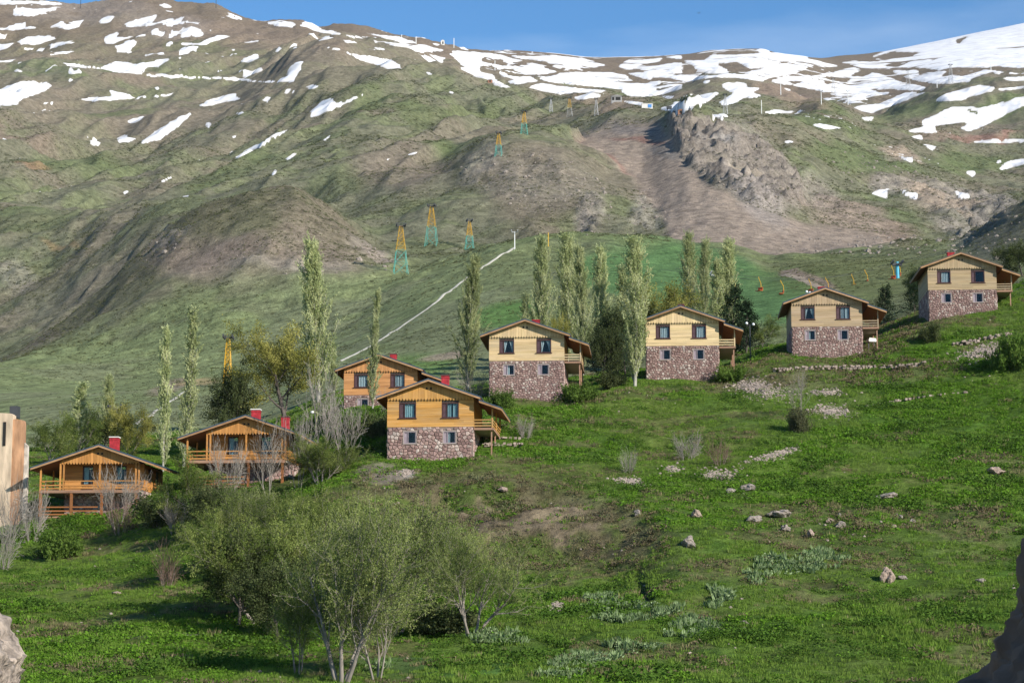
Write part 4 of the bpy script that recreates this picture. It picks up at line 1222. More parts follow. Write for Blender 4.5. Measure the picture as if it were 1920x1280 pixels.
# ------------------------------------------------------------------ trees
def leaf_mat(name, c1, c2, trans=0.35):
    m = bpy.data.materials.new(name); m.use_nodes = True
    nt = m.node_tree; nt.nodes.clear()
    o = nd(nt, 'ShaderNodeOutputMaterial'); d = nd(nt, 'ShaderNodeBsdfDiffuse'); t = nd(nt, 'ShaderNodeBsdfTranslucent'); x = nd(nt, 'ShaderNodeMixShader')
    a = nd(nt, 'ShaderNodeAttribute', attribute_name='Col')
    sp = nd(nt, 'ShaderNodeSeparateColor'); nt.links.new(a.outputs['Color'], sp.inputs[0])
    oi = nd(nt, 'ShaderNodeObjectInfo')
    c = ramp(nt, [(0.0, c1), (1.0, c2)], sp.outputs[0])
    c = mul(nt, c, ramp(nt, [(0.0, 0.86), (1.0, 1.14)], oi.outputs['Random']))
    nt.links.new(c, d.inputs[0]); nt.links.new(c, t.inputs[0]); x.inputs[0].default_value = trans
    nt.links.new(d.outputs[0], x.inputs[1]); nt.links.new(t.outputs[0], x.inputs[2]); nt.links.new(x.outputs[0], o.inputs[0])
    return m


LM = {
    'poplar': leaf_mat('poplar_leaf', (.265, .305, .125), (.48, .50, .26)),
    'poplar_dark': leaf_mat('shaded_poplar_leaf', (.18, .21, .085), (.36, .38, .18)),
    'yellow': leaf_mat('yellow_green_leaf', (.165, .165, .035), (.34, .315, .09)),
    'fresh': leaf_mat('fresh_leaf', (.085, .120, .026), (.250, .290, .080)),
    'willow': leaf_mat('willow_leaf', (.095, .130, .034), (.285, .320, .108)),
    'darkleaf': leaf_mat('dark_leaf', (.060, .078, .028), (.125, .145, .058)),
    'pine': leaf_mat('pine_needle', (.016, .030, .014), (.042, .062, .028), .1),
    'bush': leaf_mat('bush_leaf', (.060, .110, .018), (.135, .205, .042)),
    'scrub': leaf_mat('scrub_leaf', (.080, .088, .042), (.150, .150, .078)),
    'twig': leaf_mat('dry_twig', (.19, .165, .14), (.36, .325, .28), .0),
    'pinktwig': leaf_mat('pinkish_twig', (.15, .095, .072), (.25, .17, .13), .0),
}
BARK = {'pale': plain('pale_bark', (.34, .32, .265), .9, .3, 5.0, False, (1, 1, .3)),
        'grey': plain('grey_bark', (.22, .19, .16), .9, .35, 5.0, False, (1, 1, .3)),
        'dark': plain('dark_bark', (.085, .070, .058), .9, .35, 5.0, False, (1, 1, .3))}


def unit(v):
    return v / (np.linalg.norm(v, axis=-1, keepdims=True) + 1e-9)


class Tree:
    def __init__(self, seed):
        self.r = np.random.default_rng(seed)
        self.br = []          # (points, radii, level)

    def branch(self, p, d, L, rad, level, cfg):
        r = self.r; c = cfg[level]
        n = c.get('seg', 5)
        pts = [p]; rads = [rad]
        d = unit(np.asarray(d, float))
        for i in range(n):
            d = unit(d + r.normal(0, c['wob'], 3) + np.array([0, 0, c.get('up', 0.0)]) / n)
            p = p + d * L / n
            pts.append(p); rads.append(max(rad * (1 - (i + 1) / n * c.get('taper', .85)), .003))
        pts = np.array(pts); rads = np.array(rads)
        self.br.append((pts, rads, level))
        if level + 1 >= len(cfg): return
        k = cfg[level + 1]
        nch = k['n'] if not isinstance(k['n'], tuple) else int(r.integers(k['n'][0], k['n'][1] + 1))
        ph = r.uniform(0, 6.28)
        for q in range(nch):
            t = k['t0'] + (k['t1'] - k['t0']) * ((q + r.uniform(.1, .9)) / nch)
            f = t * n; i = min(int(f), n - 1); f -= i
            pos = pts[i] * (1 - f) + pts[i + 1] * f
            dd = unit(pts[i + 1] - pts[i])
            ph += 2.4 + r.normal(0, .3)
            a = unit(np.cross(dd, [.3, .2, .9] if abs(dd[2]) < .9 else [1, .1, 0])); b = np.cross(dd, a)
            ang = math.radians(k['ang'] + r.normal(0, k.get('dang', 8)))
            cd = dd * math.cos(ang) + (a * math.cos(ph) + b * math.sin(ph)) * math.sin(ang)
            ln = k['len'](t) * r.uniform(.75, 1.25)
            self.branch(pos, cd, ln, max(rads[i] * k.get('rr', .5), .006), level + 1, cfg)

    def wood(self, levels, minr=0.0):
        V = []; Fc = []; off = 0
        for pts, rads, lv in self.br:
            if lv not in levels: continue
            n = 6 if lv == 0 else (4 if lv == 1 else 3)
            k = len(pts)
            d = np.gradient(pts, axis=0); d = unit(d)
            a = unit(np.cross(d, np.array([.31, .22, .5]))); b = np.cross(d, a)
            th = np.arange(n) * 2 * math.pi / n
            ring = pts[:, None, :] + (a[:, None, :] * np.cos(th)[None, :, None] + b[:, None, :] * np.sin(th)[None, :, None]) * np.maximum(rads, minr)[:, None, None]
            V.append(ring.reshape(-1, 3))
            i, j = np.meshgrid(np.arange(k - 1), np.arange(n), indexing='ij')
            q = (j + 1) % n
            Fc.append(np.stack([i * n + j, i * n + q, (i + 1) * n + q, (i + 1) * n + j], -1).reshape(-1, 4) + off)
            off += k * n
        return np.concatenate(V), np.concatenate(Fc)

    def leaves(self, levels, per_m, size, spread, aspect=.6, tmin=.15, align=.8):
        r = self.r; Cn = []; Dr = []
        for pts, rads, lv in self.br:
            if lv not in levels: continue
            L = np.linalg.norm(np.diff(pts, axis=0), axis=1).sum()
            n = r.poisson(L * per_m)
            if n == 0: continue
            t = r.uniform(tmin, 1.0, n) * (len(pts) - 1)
            i = np.minimum(t.astype(int), len(pts) - 2); f = (t - i)[:, None]
            Cn.append(pts[i] * (1 - f) + pts[i + 1] * f + r.normal(0, spread, (n, 3)))
            Dr.append(unit(pts[i + 1] - pts[i]))
        c = np.concatenate(Cn); dr = np.concatenate(Dr)
        n = len(c)
        a = unit(r.normal(0, 1, (n, 3)) + dr * align)
        b = unit(np.cross(a, r.normal(0, 1, (n, 3))))
        s = size * r.uniform(.6, 1.35, (n, 1))
        v = np.stack([c - a * s * .5, c + b * s * aspect * .5, c + a * s * .5, c - b * s * aspect * .5], 1).reshape(-1, 3)
        f = np.arange(n * 4).reshape(-1, 4)
        # tint: by branch clump, standing in for shade inside the crown, and by leaf
        tint = np.clip(.5 + 2.1 * (fbm(c[:, 0] * 1.3 + c[:, 1] * .5, c[:, 2] * .8 + c[:, 1] * .4, 2, 5) - .5) + r.normal(0, .17, n), 0, 1)
        return v, f, np.repeat(np.stack([tint] * 3, -1), 4, axis=0)


PROTO = {}


def proto(key, seed, cfg, L, rad, wood_lv, leaf_lv, per_m, size, spread, leaf, bark, stems=1, lean=0.0, aspect=.6, twig_lv=(), minr=.012, align=.8):
    T = Tree(seed); r = T.r
    for s in range(stems):
        a = s * 6.28 / stems + r.uniform(0, 1)
        k = lean * r.uniform(.6, 1.3) if stems > 1 else lean * .3
        p0 = np.array([math.cos(a) * .25 * (stems > 1), math.sin(a) * .25 * (stems > 1), -.4])
        T.branch(p0, [math.cos(a) * k, math.sin(a) * k, 1], L * r.uniform(.85, 1.1), rad * r.uniform(.75, 1.1), 0, cfg)
    v, f = T.wood(wood_lv, minr)
    trunk = np_mesh(key + '_trunk', v, f, BARK[bark], True)
    if per_m > 0:
        lv, lf, lc = T.leaves(leaf_lv, per_m, size, spread, aspect, .1, align)
        crown = np_mesh(key + '_crown', lv, lf, LM[leaf], False, lc)
        ext = lv
    else:
        lv, lf = T.wood(twig_lv, minr)
        crown = np_mesh(key + '_crown', lv, lf, LM[leaf], True, np.repeat(r.uniform(0, 1, (len(lv) // 3 + 1, 1)), 3, axis=0)[:len(lv)] * np.ones((1, 3)))
        ext = lv
    H0 = np.percentile(ext[:, 2], 99.7); W0 = np.percentile(np.abs(ext[:, 0]), 97) * 2
    PROTO[key] = (trunk, crown, H0, W0)


def poplar_len(t):
    return 3.1 * (0.30 + 0.70 * math.sin(math.pi * min(1, t * .92) ** .8))


def spindle(t):
    return 3.9 * max(.16, min(1, .55 + 1.6 * t) * (1.08 - t) ** .75)


pop = [dict(wob=.02, up=.25, seg=10, taper=.95), dict(n=(84, 94), t0=.05, t1=.985, ang=22, dang=6, len=spindle, rr=.30, wob=.05, up=.55, seg=6), dict(n=(6, 8), t0=.15, t1=1, ang=20, len=lambda t: .95, rr=.5, wob=.08, up=.4, seg=3)]
for i in range(4):
    proto('poplar%d' % i, 100 + i, pop, 13.5, .17, (0, 1), (1, 2), (29.0, 25, 30, 26)[i], .19, .06, 'poplar' if i != 2 else 'poplar_dark', 'pale', minr=.017, align=3.2, aspect=.30)
slim = [dict(wob=.02, up=.25, seg=10, taper=.95), dict(n=(66, 74), t0=.06, t1=.985, ang=16, dang=5, len=lambda t: spindle(t) * .62, rr=.28, wob=.05, up=.5, seg=5), dict(n=(4, 5), t0=.2, t1=1, ang=18, len=lambda t: .7, rr=.5, wob=.08, up=.4, seg=3)]
for i in range(2): proto('slim%d' % i, 130 + i, slim, 13, .12, (0, 1), (1, 2), 34, .18, .05, 'poplar', 'pale', minr=.017, align=3.2, aspect=.30)
rnd = [dict(wob=.07, up=.2, seg=6, taper=.6), dict(n=(7, 9), t0=.35, t1=1, ang=42, dang=10, len=lambda t: 3.4, rr=.55, wob=.12, up=.35, seg=6), dict(n=(7, 9), t0=.25, t1=1, ang=42, dang=12, len=lambda t: 1.7, rr=.5, wob=.15, up=.2, seg=4), dict(n=(5, 6), t0=.2, t1=1, ang=38, len=lambda t: .8, rr=.5, wob=.18, seg=3)]
proto('round0', 150, rnd, 4.2, .20, (0, 1, 2), (2, 3), 60, .115, .15, 'yellow', 'dark')
proto('round1', 151, rnd, 3.6, .18, (0, 1, 2), (2, 3), 54, .12, .15, 'fresh', 'grey')
proto('round2', 152, rnd, 3.8, .18, (0, 1, 2), (2, 3), 40, .16, .18, 'darkleaf', 'dark')
proto('round3', 153, rnd, 3.4, .16, (0, 1, 2), (2, 3), 70, .12, .17, 'yellow', 'grey')
wil = [dict(wob=.10, up=.15, seg=8, taper=.75), dict(n=(8, 10), t0=.28, t1=1, ang=38, dang=10, len=lambda t: 3.2 * (1.1 - .4 * t), rr=.5, wob=.13, up=.35, seg=6), dict(n=(8, 10), t0=.2, t1=1, ang=36, dang=12, len=lambda t: 1.55, rr=.5, wob=.15, up=.3, seg=5), dict(n=(5, 6), t0=.15, t1=1, ang=32, len=lambda t: .75, rr=.55, wob=.14, up=.2, seg=3)]
proto('willow0', 170, wil, 6.0, .15, (0, 1, 2), (2, 3), 21, .115, .065, 'willow', 'grey', 4, .42, .38, minr=.010)
proto('willow1', 171, wil, 5.4, .14, (0, 1, 2), (2, 3), 21, .115, .065, 'willow', 'grey', 5, .5, .38, minr=.010)
proto('willow2', 172, wil, 5.0, .13, (0, 1, 2), (2, 3), 23, .115, .065, 'fresh', 'grey', 3, .45, .38, minr=.010)
proto('willow3', 173, wil, 5.0, .13, (0, 1, 2), (2, 3), 18, .115, .10, 'willow', 'grey', 4, .5, .36, minr=.010)
proto('willow4', 174, wil, 5.6, .14, (0, 1, 2), (2, 3), 28, .125, .08, 'fresh', 'grey', 5, .45, .42, minr=.010)  # leafiest willow, made dense so it throws heavier shade
bare = [dict(wob=.09, up=.15, seg=7, taper=.75), dict(n=(6, 7), t0=.3, t1=1, ang=28, dang=8, len=lambda t: 2.6 * (1.1 - .4 * t), rr=.55, wob=.11, up=.5, seg=6), dict(n=(5, 6), t0=.2, t1=1, ang=30, dang=10, len=lambda t: 1.3, rr=.55, wob=.14, up=.4, seg=4), dict(n=(3, 4), t0=.15, t1=1, ang=30, len=lambda t: .65, rr=.6, wob=.15, up=.3, seg=3)]
proto('bare0', 190, bare, 4.6, .10, (0, 1), (), 0, 0, 0, 'twig', 'grey', 3, .28, twig_lv=(2, 3), minr=.0135)
proto('bare1', 191, bare, 4.0, .09, (0, 1), (), 0, 0, 0, 'twig', 'grey', 4, .5, twig_lv=(2, 3), minr=.013)
bsh = [dict(wob=.12, up=.1, seg=5, taper=.7), dict(n=(6, 8), t0=.15, t1=1, ang=32, dang=10, len=lambda t: 1.0, rr=.6, wob=.13, up=.3, seg=4), dict(n=(5, 7), t0=.15, t1=1, ang=34, len=lambda t: .55, rr=.6, wob=.15, up=.2, seg=3)]
proto('barebush0', 200, bsh, 1.7, .03, (0,), (), 0, 0, 0, 'pinktwig', 'grey', 9, .65, twig_lv=(1, 2), minr=.008)
proto('barebush1', 201, bsh, 1.7, .03, (0,), (), 0, 0, 0, 'twig', 'grey', 9, .75, twig_lv=(1, 2), minr=.008)
proto('bush0', 210, bsh, 1.3, .03, (0,), (0, 1, 2), 22, .16, .10, 'bush', 'dark', 10, .95, .7)
proto('bush1', 211, bsh, 1.3, .03, (0,), (0, 1, 2), 20, .14, .10, 'scrub', 'grey', 10, .95, .6)
proto('bush2', 212, bsh, 1.4, .03, (0,), (0, 1, 2), 24, .15, .11, 'darkleaf', 'dark', 9, .8, .6)
pin = [dict(wob=.02, up=.2, seg=8, taper=.95), dict(n=(46, 52), t0=.06, t1=.99, ang=76, dang=8, len=lambda t: 2.5 * (1.06 - t) + .15, rr=.3, wob=.06, up=.25, seg=4), dict(n=(8, 10), t0=.15, t1=1, ang=50, len=lambda t: .55, rr=.5, wob=.1, up=.2, seg=2)]
proto('pine0', 220, pin, 7.5, .14, (0, 1), (1, 2), 20, .17, .08, 'pine', 'dark')
proto('pine1', 221, pin, 7.0, .14, (0, 1), (1, 2), 20, .17, .08, 'pine', 'dark')


def plant(name, key, label, cat, px, D, top, width, group=None, base=None, lean=0.0):
    """a tree whose foot stands on the ground at distance D; top is a photo row, width in photo pixels"""
    tr, cr, H0, W0 = PROTO[key]
    if base is not None:
        g = hit(px, base); D = g.y
    else:
        g = at(px, D, top)
    zt = P(px, top, D).z
    h = max(.5, zt - g.z)
    e = empty(name, g - Vector((0, 0, .05)), random.uniform(0, 6.28))
    w = width * D / F / W0
    e.scale = (w, w, h / H0)
    tag(e, label, cat, group)
    a = link(bpy.data.objects.new('trunk', tr), e)
    b = link(bpy.data.objects.new('crown', cr), e)
    return e


G1 = 'poplars between the chalets'
for q in [
    ('poplar0', 'tall broad poplar behind the yellow-green tree, left of the half-hidden chalet', 601, 216, 448, 66),
    ('slim0', 'slim poplar standing in front of the half-hidden chalet gable', 701, 183, 542, 24),
    ('poplar2', 'darker poplar left of the straw-coloured chalet, crossing the pale path', 878, 202, 478, 46),
    ('poplar1', 'first tall poplar rising behind the ridge of the straw-coloured chalet', 1018, 236, 443, 46),
    ('poplar3', 'tallest poplar of the row behind the straw-coloured chalet', 1062, 240, 437, 46),
    ('poplar0', 'poplar above the porch roof of the straw-coloured chalet', 1092, 224, 462, 44),
    ('poplar1', 'shorter poplar at the end of the row behind the straw-coloured chalet', 1123, 246, 460, 40),
    ('poplar3', 'full-length poplar with bare pale foot left of the palest chalet', 1188, 187, 443, 50),
    ('slim1', 'thin low poplar just behind the full-length front poplar', 1157, 244, 500, 34),
    ('poplar1', 'leftmost of the poplars above the palest chalet', 1292, 252, 436, 40),
    ('poplar0', 'middle poplar above the palest chalet', 1318, 258, 446, 36),
    ('slim0', 'shortest poplar above the palest chalet', 1342, 248, 486, 32),
    ('poplar3', 'rightmost poplar above the palest chalet, beside the blue pole', 1366, 250, 448, 38),
    ('slim0', 'left one of the two slim poplars between the balcony chalets', 312, 192, 610, 28),
    ('slim1', 'right one of the two slim poplars between the balcony chalets', 350, 195, 576, 32),
    ('slim1', 'small poplar in the thicket left of the lift pylon head', 152, 216, 712, 32),
    ('poplar1', 'small poplar beside the lift pylon head behind the lowest chalet', 203, 214, 702, 34),
    ('slim0', 'low poplar right of the yellow-green tree by the pale path', 626, 224, 636, 26),
    ('slim1', 'small poplar just left of the straw-coloured chalet ridge', 976, 250, 552, 26),
]:
    plant('poplar_tree', q[0], q[1], 'tree', q[2], q[3], q[4], q[5] * .95, G1)
for q in [
    ('tree', 'round0', 'spreading yellow-green tree with dark trunk behind the two-chimney chalet', 543, 200, 596, 165, None),
    ('tree', 'round3', 'rounded yellow tree behind the palest chalet roof', 1243, 228, 526, 120, None),
    ('tree', 'round3', 'small yellow tree among the poplar feet behind the straw-coloured chalet', 1045, 212, 586, 44, None),
    ('tree', 'round2', 'dark bushy tree in the gap left of the full-length poplar', 1157, 212, 560, 74, None),
    ('tree', 'round2', 'dark green tree in front of the yellow lift pylon', 432, 200, 682, 78, None),
    ('tree', 'round2', 'dark tree low in the gap right of the straw-coloured chalet', 1128, 206, 610, 60, None),
    ('tree', 'round1', 'leafy thicket tree nearest the ruined wall at the left edge', 92, 196, 768, 90, None),
    ('tree', 'round1', 'leafy thicket tree left of the tall red chimney', 150, 202, 756, 80, None),
    ('tree', 'round3', 'yellowish thicket tree right of the tall red chimney', 245, 196, 752, 80, None),
    ('tree', 'round2', 'dark thicket tree directly behind the tall red chimney', 196, 206, 770, 80, None),
    ('tree', 'round1', 'leafy tree leaning out below the two-chimney chalet, left of its balcony', 368, 152, 846, 120, None),
    ('tree', 'round2', 'dark tree at the corner behind the highest chalet', 1726, 230, 492, 52, None),
    ('tree', 'round2', 'dark tree at the right edge behind the highest chalet', 1915, 238, 448, 70, None),
    ('tree', 'round2', 'dark tree added to shade the hollow at the left foot of the thicket', 452, 114, 985, 130, None),  # this and the next three are added to deepen the shadow
    ('tree', 'round2', 'low dark tree added for its shadow inside the thicket left of the largest willow', 525, 110, 1040, 120, None),
    ('tree', 'round2', 'dark tree added to shade the bank just below the two-chimney chalet', 402, 146, 905, 110, None),
    ('tree', 'round2', 'dark tree added for its shadow behind the thicket under the two-chimney chalet', 480, 142, 915, 110, None),
    ('tree', 'round1', 'small grey-green tree right of the pines by the globe lamp', 1428, 214, 592, 60, None),
]:
    plant(q[0], q[1], q[2], 'tree', q[3], q[4], q[5], q[6])
for q in [
    ('pine0', 'dark pine right of the palest chalet roof', 1372, 216, 528, 70),
    ('pine1', 'small dark pine beside the palest chalet, lower than its neighbour', 1398, 213, 560, 56),
    ('pine0', 'dark pine standing left of the blue lift pole', 1655, 222, 534, 50),
    ('pine1', 'dark pine added to blacken the gap right of the straw-coloured chalet', 1142, 214, 600, 60),  # this and the next pine are added to darken the shaded gap
    ('pine0', 'dark pine added to deepen the shade low behind the full-length front poplar', 1172, 210, 622, 60),
    ('pine1', 'dark pine close to the left wall of the highest chalet', 1714, 226, 528, 40),
]:
    plant('pine_tree', q[0], q[1], 'tree', q[2], q[3], q[4], q[5], 'pines behind the chalets')
G2 = 'willows along the valley floor'
for q in [
    ('willow0', 'largest many-stemmed willow at the bottom of the view', 640, None, 935, 330, 1278),
    ('willow2', 'small willow with forked trunk left of the largest willow', 560, None, 1085, 150, 1262),
    ('willow3', 'thin willow with a single leaning stem right of the largest willow', 705, None, 1030, 160, 1272),
    ('willow4', 'grey willow at the left end of the willow thicket', 490, None, 935, 210, 1168),
    ('willow1', 'broad willow in the middle of the thicket, behind the largest', 735, None, 915, 300, 1185),
    ('willow4', 'green willow behind the thicket, below the bright orange chalet', 610, None, 905, 190, 1090),
    ('willow0', 'rounded willow at the right end of the thicket', 885, None, 985, 220, 1192),
    ('willow2', 'low willow between the right end and the middle of the thicket', 815, None, 975, 180, 1150),
    ('willow4', 'dense willow right of the two-chimney chalet stone corner', 600, None, 812, 110, 905),
    ('willow4', 'dense leafy willow added to shade the bank below the two-chimney chalet', 535, None, 915, 130, 1010),  # this and the next willow are added so the bank falls in shadow
    ('willow4', 'tall willow added at the left end of the bank to darken its shade', 425, None, 935, 150, 1075),
    ('willow3', 'sparse willow beside the two-chimney chalet stone corner', 440, None, 900, 140, 1060),
]:
    plant('willow_tree', q[0], q[1], 'tree', q[2], q[3], q[4], q[5], G2, q[6])
G3 = 'bare trees round the two-chimney chalet'
for q in [
    ('bare0', 'bare grey tree right of the two-chimney chalet, tallest of the bare ones', 606, 162, 675, 84),
    ('bare1', 'bare grey tree spreading against the black shade of the orange chalet', 646, 159, 738, 74),
    ('bare1', 'bare tree crossing the right corner of the two-chimney chalet', 562, 158, 762, 64),
    ('bare0', 'bare tree in front of the two-chimney chalet balcony middle', 505, 156, 785, 70),
    ('bare1', 'low bare tree in front of the two-chimney chalet balcony left', 425, 155, 815, 80),
    ('bare0', 'bare sapling on the rubble below the grey-tan chalet', 1497, 172, 684, 44),
    ('bare1', 'bare bush tree in front of the lowest chalet right half', 222, 160, 868, 100),
]:
    plant('bare_tree', q[0], q[1], 'tree', q[2], q[3], q[4], q[5], G3 if q[2] < 700 and q[2] > 400 else None)
for q in [
    ('barebush0', 'pinkish bare bush below the lowest chalet porch', 225, None, 925, 60, 1000),
    ('barebush0', 'pinkish bare shrub alone on the dark grass left of the willows', 312, None, 1010, 64, 1100),
    ('barebush1', 'grey bare bush at the foot of the ruined wall', 22, None, 890, 70, 1010),
    ('barebush1', 'grey bare bush between the ruined wall and the lowest chalet', 62, None, 905, 60, 1015),
    ('barebush1', 'grey bare bush at the lower left edge of the view', 5, None, 950, 60, 1070),
    ('barebush0', 'bare brown bush under the two-chimney chalet', 440, None, 920, 90, 985),
    ('barebush1', 'grey bare bush right of the lowest chalet', 330, None, 920, 70, 1000),
    ('barebush1', 'pale bare bush on the rubble in the middle of the meadow', 1290, None, 806, 60, 862),
    ('barebush0', 'rusty bare bush on the rubble in the middle of the meadow', 1350, None, 818, 50, 870),
    ('barebush1', 'thin bare bush at the meadow edge left of the rubble', 1178, None, 836, 34, 885),
    ('barebush1', 'grey bare bush in front of the half-hidden chalet right window', 728, None, 726, 36, 775),
    ('barebush1', 'bare bush on the grass right of the bright orange chalet', 985, None, 776, 40, 822),
    ('barebush1', 'grey bare bush under the broad left chalet wall by the poplar', 890, None, 690, 60, 748),
]:
    plant('bare_bush', q[0], q[1], 'bush', q[2], q[3], q[4], q[5], 'bare bushes', q[6])
for q in [
    ('bush0', 'bright green bush left of the half-hidden chalet foot', 675, None, 768, 70, 810),
    ('bush2', 'dark bush behind the left eave of the bright orange chalet', 706, None, 765, 50, 822),
    ('bush0', 'bright green bush against the stone foot of the straw-coloured chalet', 938, None, 728, 46, 764),
    ('bush0', 'green bush right of the straw-coloured chalet stone corner', 1085, None, 716, 70, 752),
    ('bush2', 'dark bush in the shade left of the palest chalet', 1150, None, 690, 50, 728),
    ('bush0', 'green bush right of the palest chalet stone corner', 1372, None, 684, 60, 716),
    ('bush1', 'grey-green bush at the foot of the bare sapling', 1496, None, 758, 44, 810),
    ('bush0', 'big leafy green bush at the right edge below the highest chalet', 1902, None, 615, 70, 690),
    ('bush2', 'dark thistle-like bush on the slope below the highest chalet', 1745, None, 600, 40, 640),
    ('bush0', 'green bush in the shade below the lowest chalet', 110, None, 985, 80, 1045),
    ('bush2', 'dark bush under the thicket right end by the stream', 830, None, 1120, 130, 1190),
    ('bush2', 'dark bush in front of the porch of the two-chimney chalet', 400, None, 905, 90, 985),
    ('bush2', 'dark bush right of the lowest chalet stone corner', 300, None, 925, 90, 985),
]:
    plant('bush', q[0], q[1], 'bush', q[2], q[3], q[4], q[5], 'leafy bushes', q[6])

# ------------------------------------------------------------------ ground cover: one object of each kind, instanced clumps
def clump_mesh(name, n, rad, hgt, size, aspect, mat, seed, blades=False):
    r = np.random.default_rng(seed)
    a = r.uniform(0, 6.28, n); q = np.sqrt(r.uniform(0, 1, n)) * rad
    c = np.stack([np.cos(a) * q, np.sin(a) * q, r.uniform(.05, 1, n) * hgt * (1.05 - (q / rad) ** 2 * .7)], -1)
    if blades:
        c[:, 2] = -.02
        tip = c + np.stack([np.cos(a) * .35 * hgt, np.sin(a) * .35 * hgt, hgt * r.uniform(.6, 1.15, n)], -1) + r.normal(0, .06 * hgt, (n, 3))
        side = unit(np.cross(tip - c, r.normal(0, 1, (n, 3)))) * size * .5
        mid = (c * .45 + tip * .55) + r.normal(0, .03 * hgt, (n, 3))
        v = np.stack([c - side * .7, c + side * .7, mid + side, tip], 1).reshape(-1, 3)
    else:
        up = unit(np.array([0, 0, 1.0]) * r.uniform(.2, 1.2, (n, 1)) + r.normal(0, .7, (n, 3)))
        d = unit(np.cross(up, r.normal(0, 1, (n, 3)))); b = np.cross(up, d)
        s = size * r.uniform(.6, 1.4, (n, 1))
        v = np.stack([c - d * s * .5, c + b * s * aspect * .5, c + d * s * .5, c - b * s * aspect * .5], 1).reshape(-1, 3)
    f = np.arange(n * 4).reshape(-1, 4)
    t = np.clip(r.uniform(0, 1, n) * .6 + c[:, 2] / max(hgt, .01) * .4, 0, 1)
    return np_mesh(name, v, f, mat, False, np.repeat(np.stack([t] * 3, -1), 4, axis=0))


def rock_mesh(name, seed, sub=2, flat=.7, rough=.28, mat=None):
    bm = bmesh.new(); bmesh.ops.create_icosphere(bm, subdivisions=sub, radius=1.0)
    r = random.Random(seed)
    planes = [(Vector((r.gauss(0, 1), r.gauss(0, 1), r.gauss(0, .8))).normalized(), r.uniform(.55, .9)) for _ in range(11)]
    ox = r.uniform(0, 50)
    for v in bm.verts:
        p = v.co.copy()
        for n, d in planes:
            k = p.dot(n)
            if k > d: p -= n * (k - d) * .92
        w = float(fbm(np.array([p.x * 2 + ox]), np.array([p.y * 2 + p.z * 1.7]), 3, seed)[0]) - .5
        p *= 1 + rough * w
        p.z *= flat
        v.co = p
    me = bpy.data.meshes.new(name); bm.to_mesh(me); bm.free()
    if mat: me.materials.append(mat)
    return me


def scatter(name, label, cat, pts, scl, idx, protos, tilt=0.0, parent=None):
    n = len(pts)
    me = bpy.data.meshes.new(name)
    me.vertices.add(n)
    me.vertices.foreach_set('co', np.ascontiguousarray(pts, dtype=np.float32).ravel())
    for nm, arr, ty in (('scl', scl, 'FLOAT'), ('rz', rng.uniform(0, 6.28, n), 'FLOAT'), ('tx', rng.normal(0, tilt, n) if tilt else np.zeros(n), 'FLOAT')):
        me.attributes.new(nm, ty, 'POINT').data.foreach_set('value', np.asarray(arr, dtype=np.float32))
    me.attributes.new('idx', 'INT', 'POINT').data.foreach_set('value', np.asarray(idx, dtype=np.int32))
    o = link(bpy.data.objects.new(name, me), parent)
    tag(o, label, cat, kind='stuff')
    ng = bpy.data.node_groups.new(name + '_scatter', 'GeometryNodeTree')
    ng.interface.new_socket('Geometry', in_out='INPUT', socket_type='NodeSocketGeometry')
    ng.interface.new_socket('Geometry', in_out='OUTPUT', socket_type='NodeSocketGeometry')
    N = ng.nodes; L = ng.links
    gi = N.new('NodeGroupInput'); go = N.new('NodeGroupOutput'); jn = N.new('GeometryNodeJoinGeometry')

    def attr(nm, ty):
        a = N.new('GeometryNodeInputNamedAttribute'); a.data_type = ty; a.inputs['Name'].default_value = nm
        return [s for s in a.outputs if s.enabled and s.name == 'Attribute'][0]
    s_ = attr('scl', 'FLOAT'); z_ = attr('rz', 'FLOAT'); x_ = attr('tx', 'FLOAT'); i_ = attr('idx', 'INT')
    rot = N.new('ShaderNodeCombineXYZ'); L.new(z_, rot.inputs['Z']); L.new(x_, rot.inputs['X'])
    for k, pm in enumerate(protos):
        po = bpy.data.objects.new(name + '_piece', pm)
        oi = N.new('GeometryNodeObjectInfo'); oi.inputs['Object'].default_value = po
        cmpn = N.new('FunctionNodeCompare'); cmpn.data_type = 'INT'; cmpn.operation = 'EQUAL'
        ins = [s for s in cmpn.inputs if s.type == 'INT']
        L.new(i_, ins[0]); ins[1].default_value = k
        iop = N.new('GeometryNodeInstanceOnPoints')
        L.new(gi.outputs[0], iop.inputs['Points']); L.new(cmpn.outputs[0], iop.inputs['Selection']); L.new(oi.outputs['Geometry'], iop.inputs['Instance'])
        L.new(rot.outputs[0], iop.inputs['Rotation']); L.new(s_, iop.inputs['Scale'])
        L.new(iop.outputs[0], jn.inputs[0])
    L.new(jn.outputs[0], go.inputs[0])
    md = o.modifiers.new('scatter', 'NODES'); md.node_group = ng
    return o


def cover(n, d0, d1, seed):
    """random ground points, uniform in area inside the view and a margin"""
    r = np.random.default_rng(seed)
    y = np.sqrt(r.uniform(d0 * d0, d1 * d1, n)); u = r.uniform(-.262, .262, n)
    x = y * u
    z = ground(x, y)
    px, py = project(x, y, z)
    return x, y, z, px, py, r


def ell(px, py, cx, cy, rx, ry, ang=0.0):
    a = math.radians(ang); c, s = math.cos(a), math.sin(a)
    dx = px - cx; dy = py - cy
    return ((dx * c + dy * s) / rx) ** 2 + ((-dx * s + dy * c) / ry) ** 2 < 1


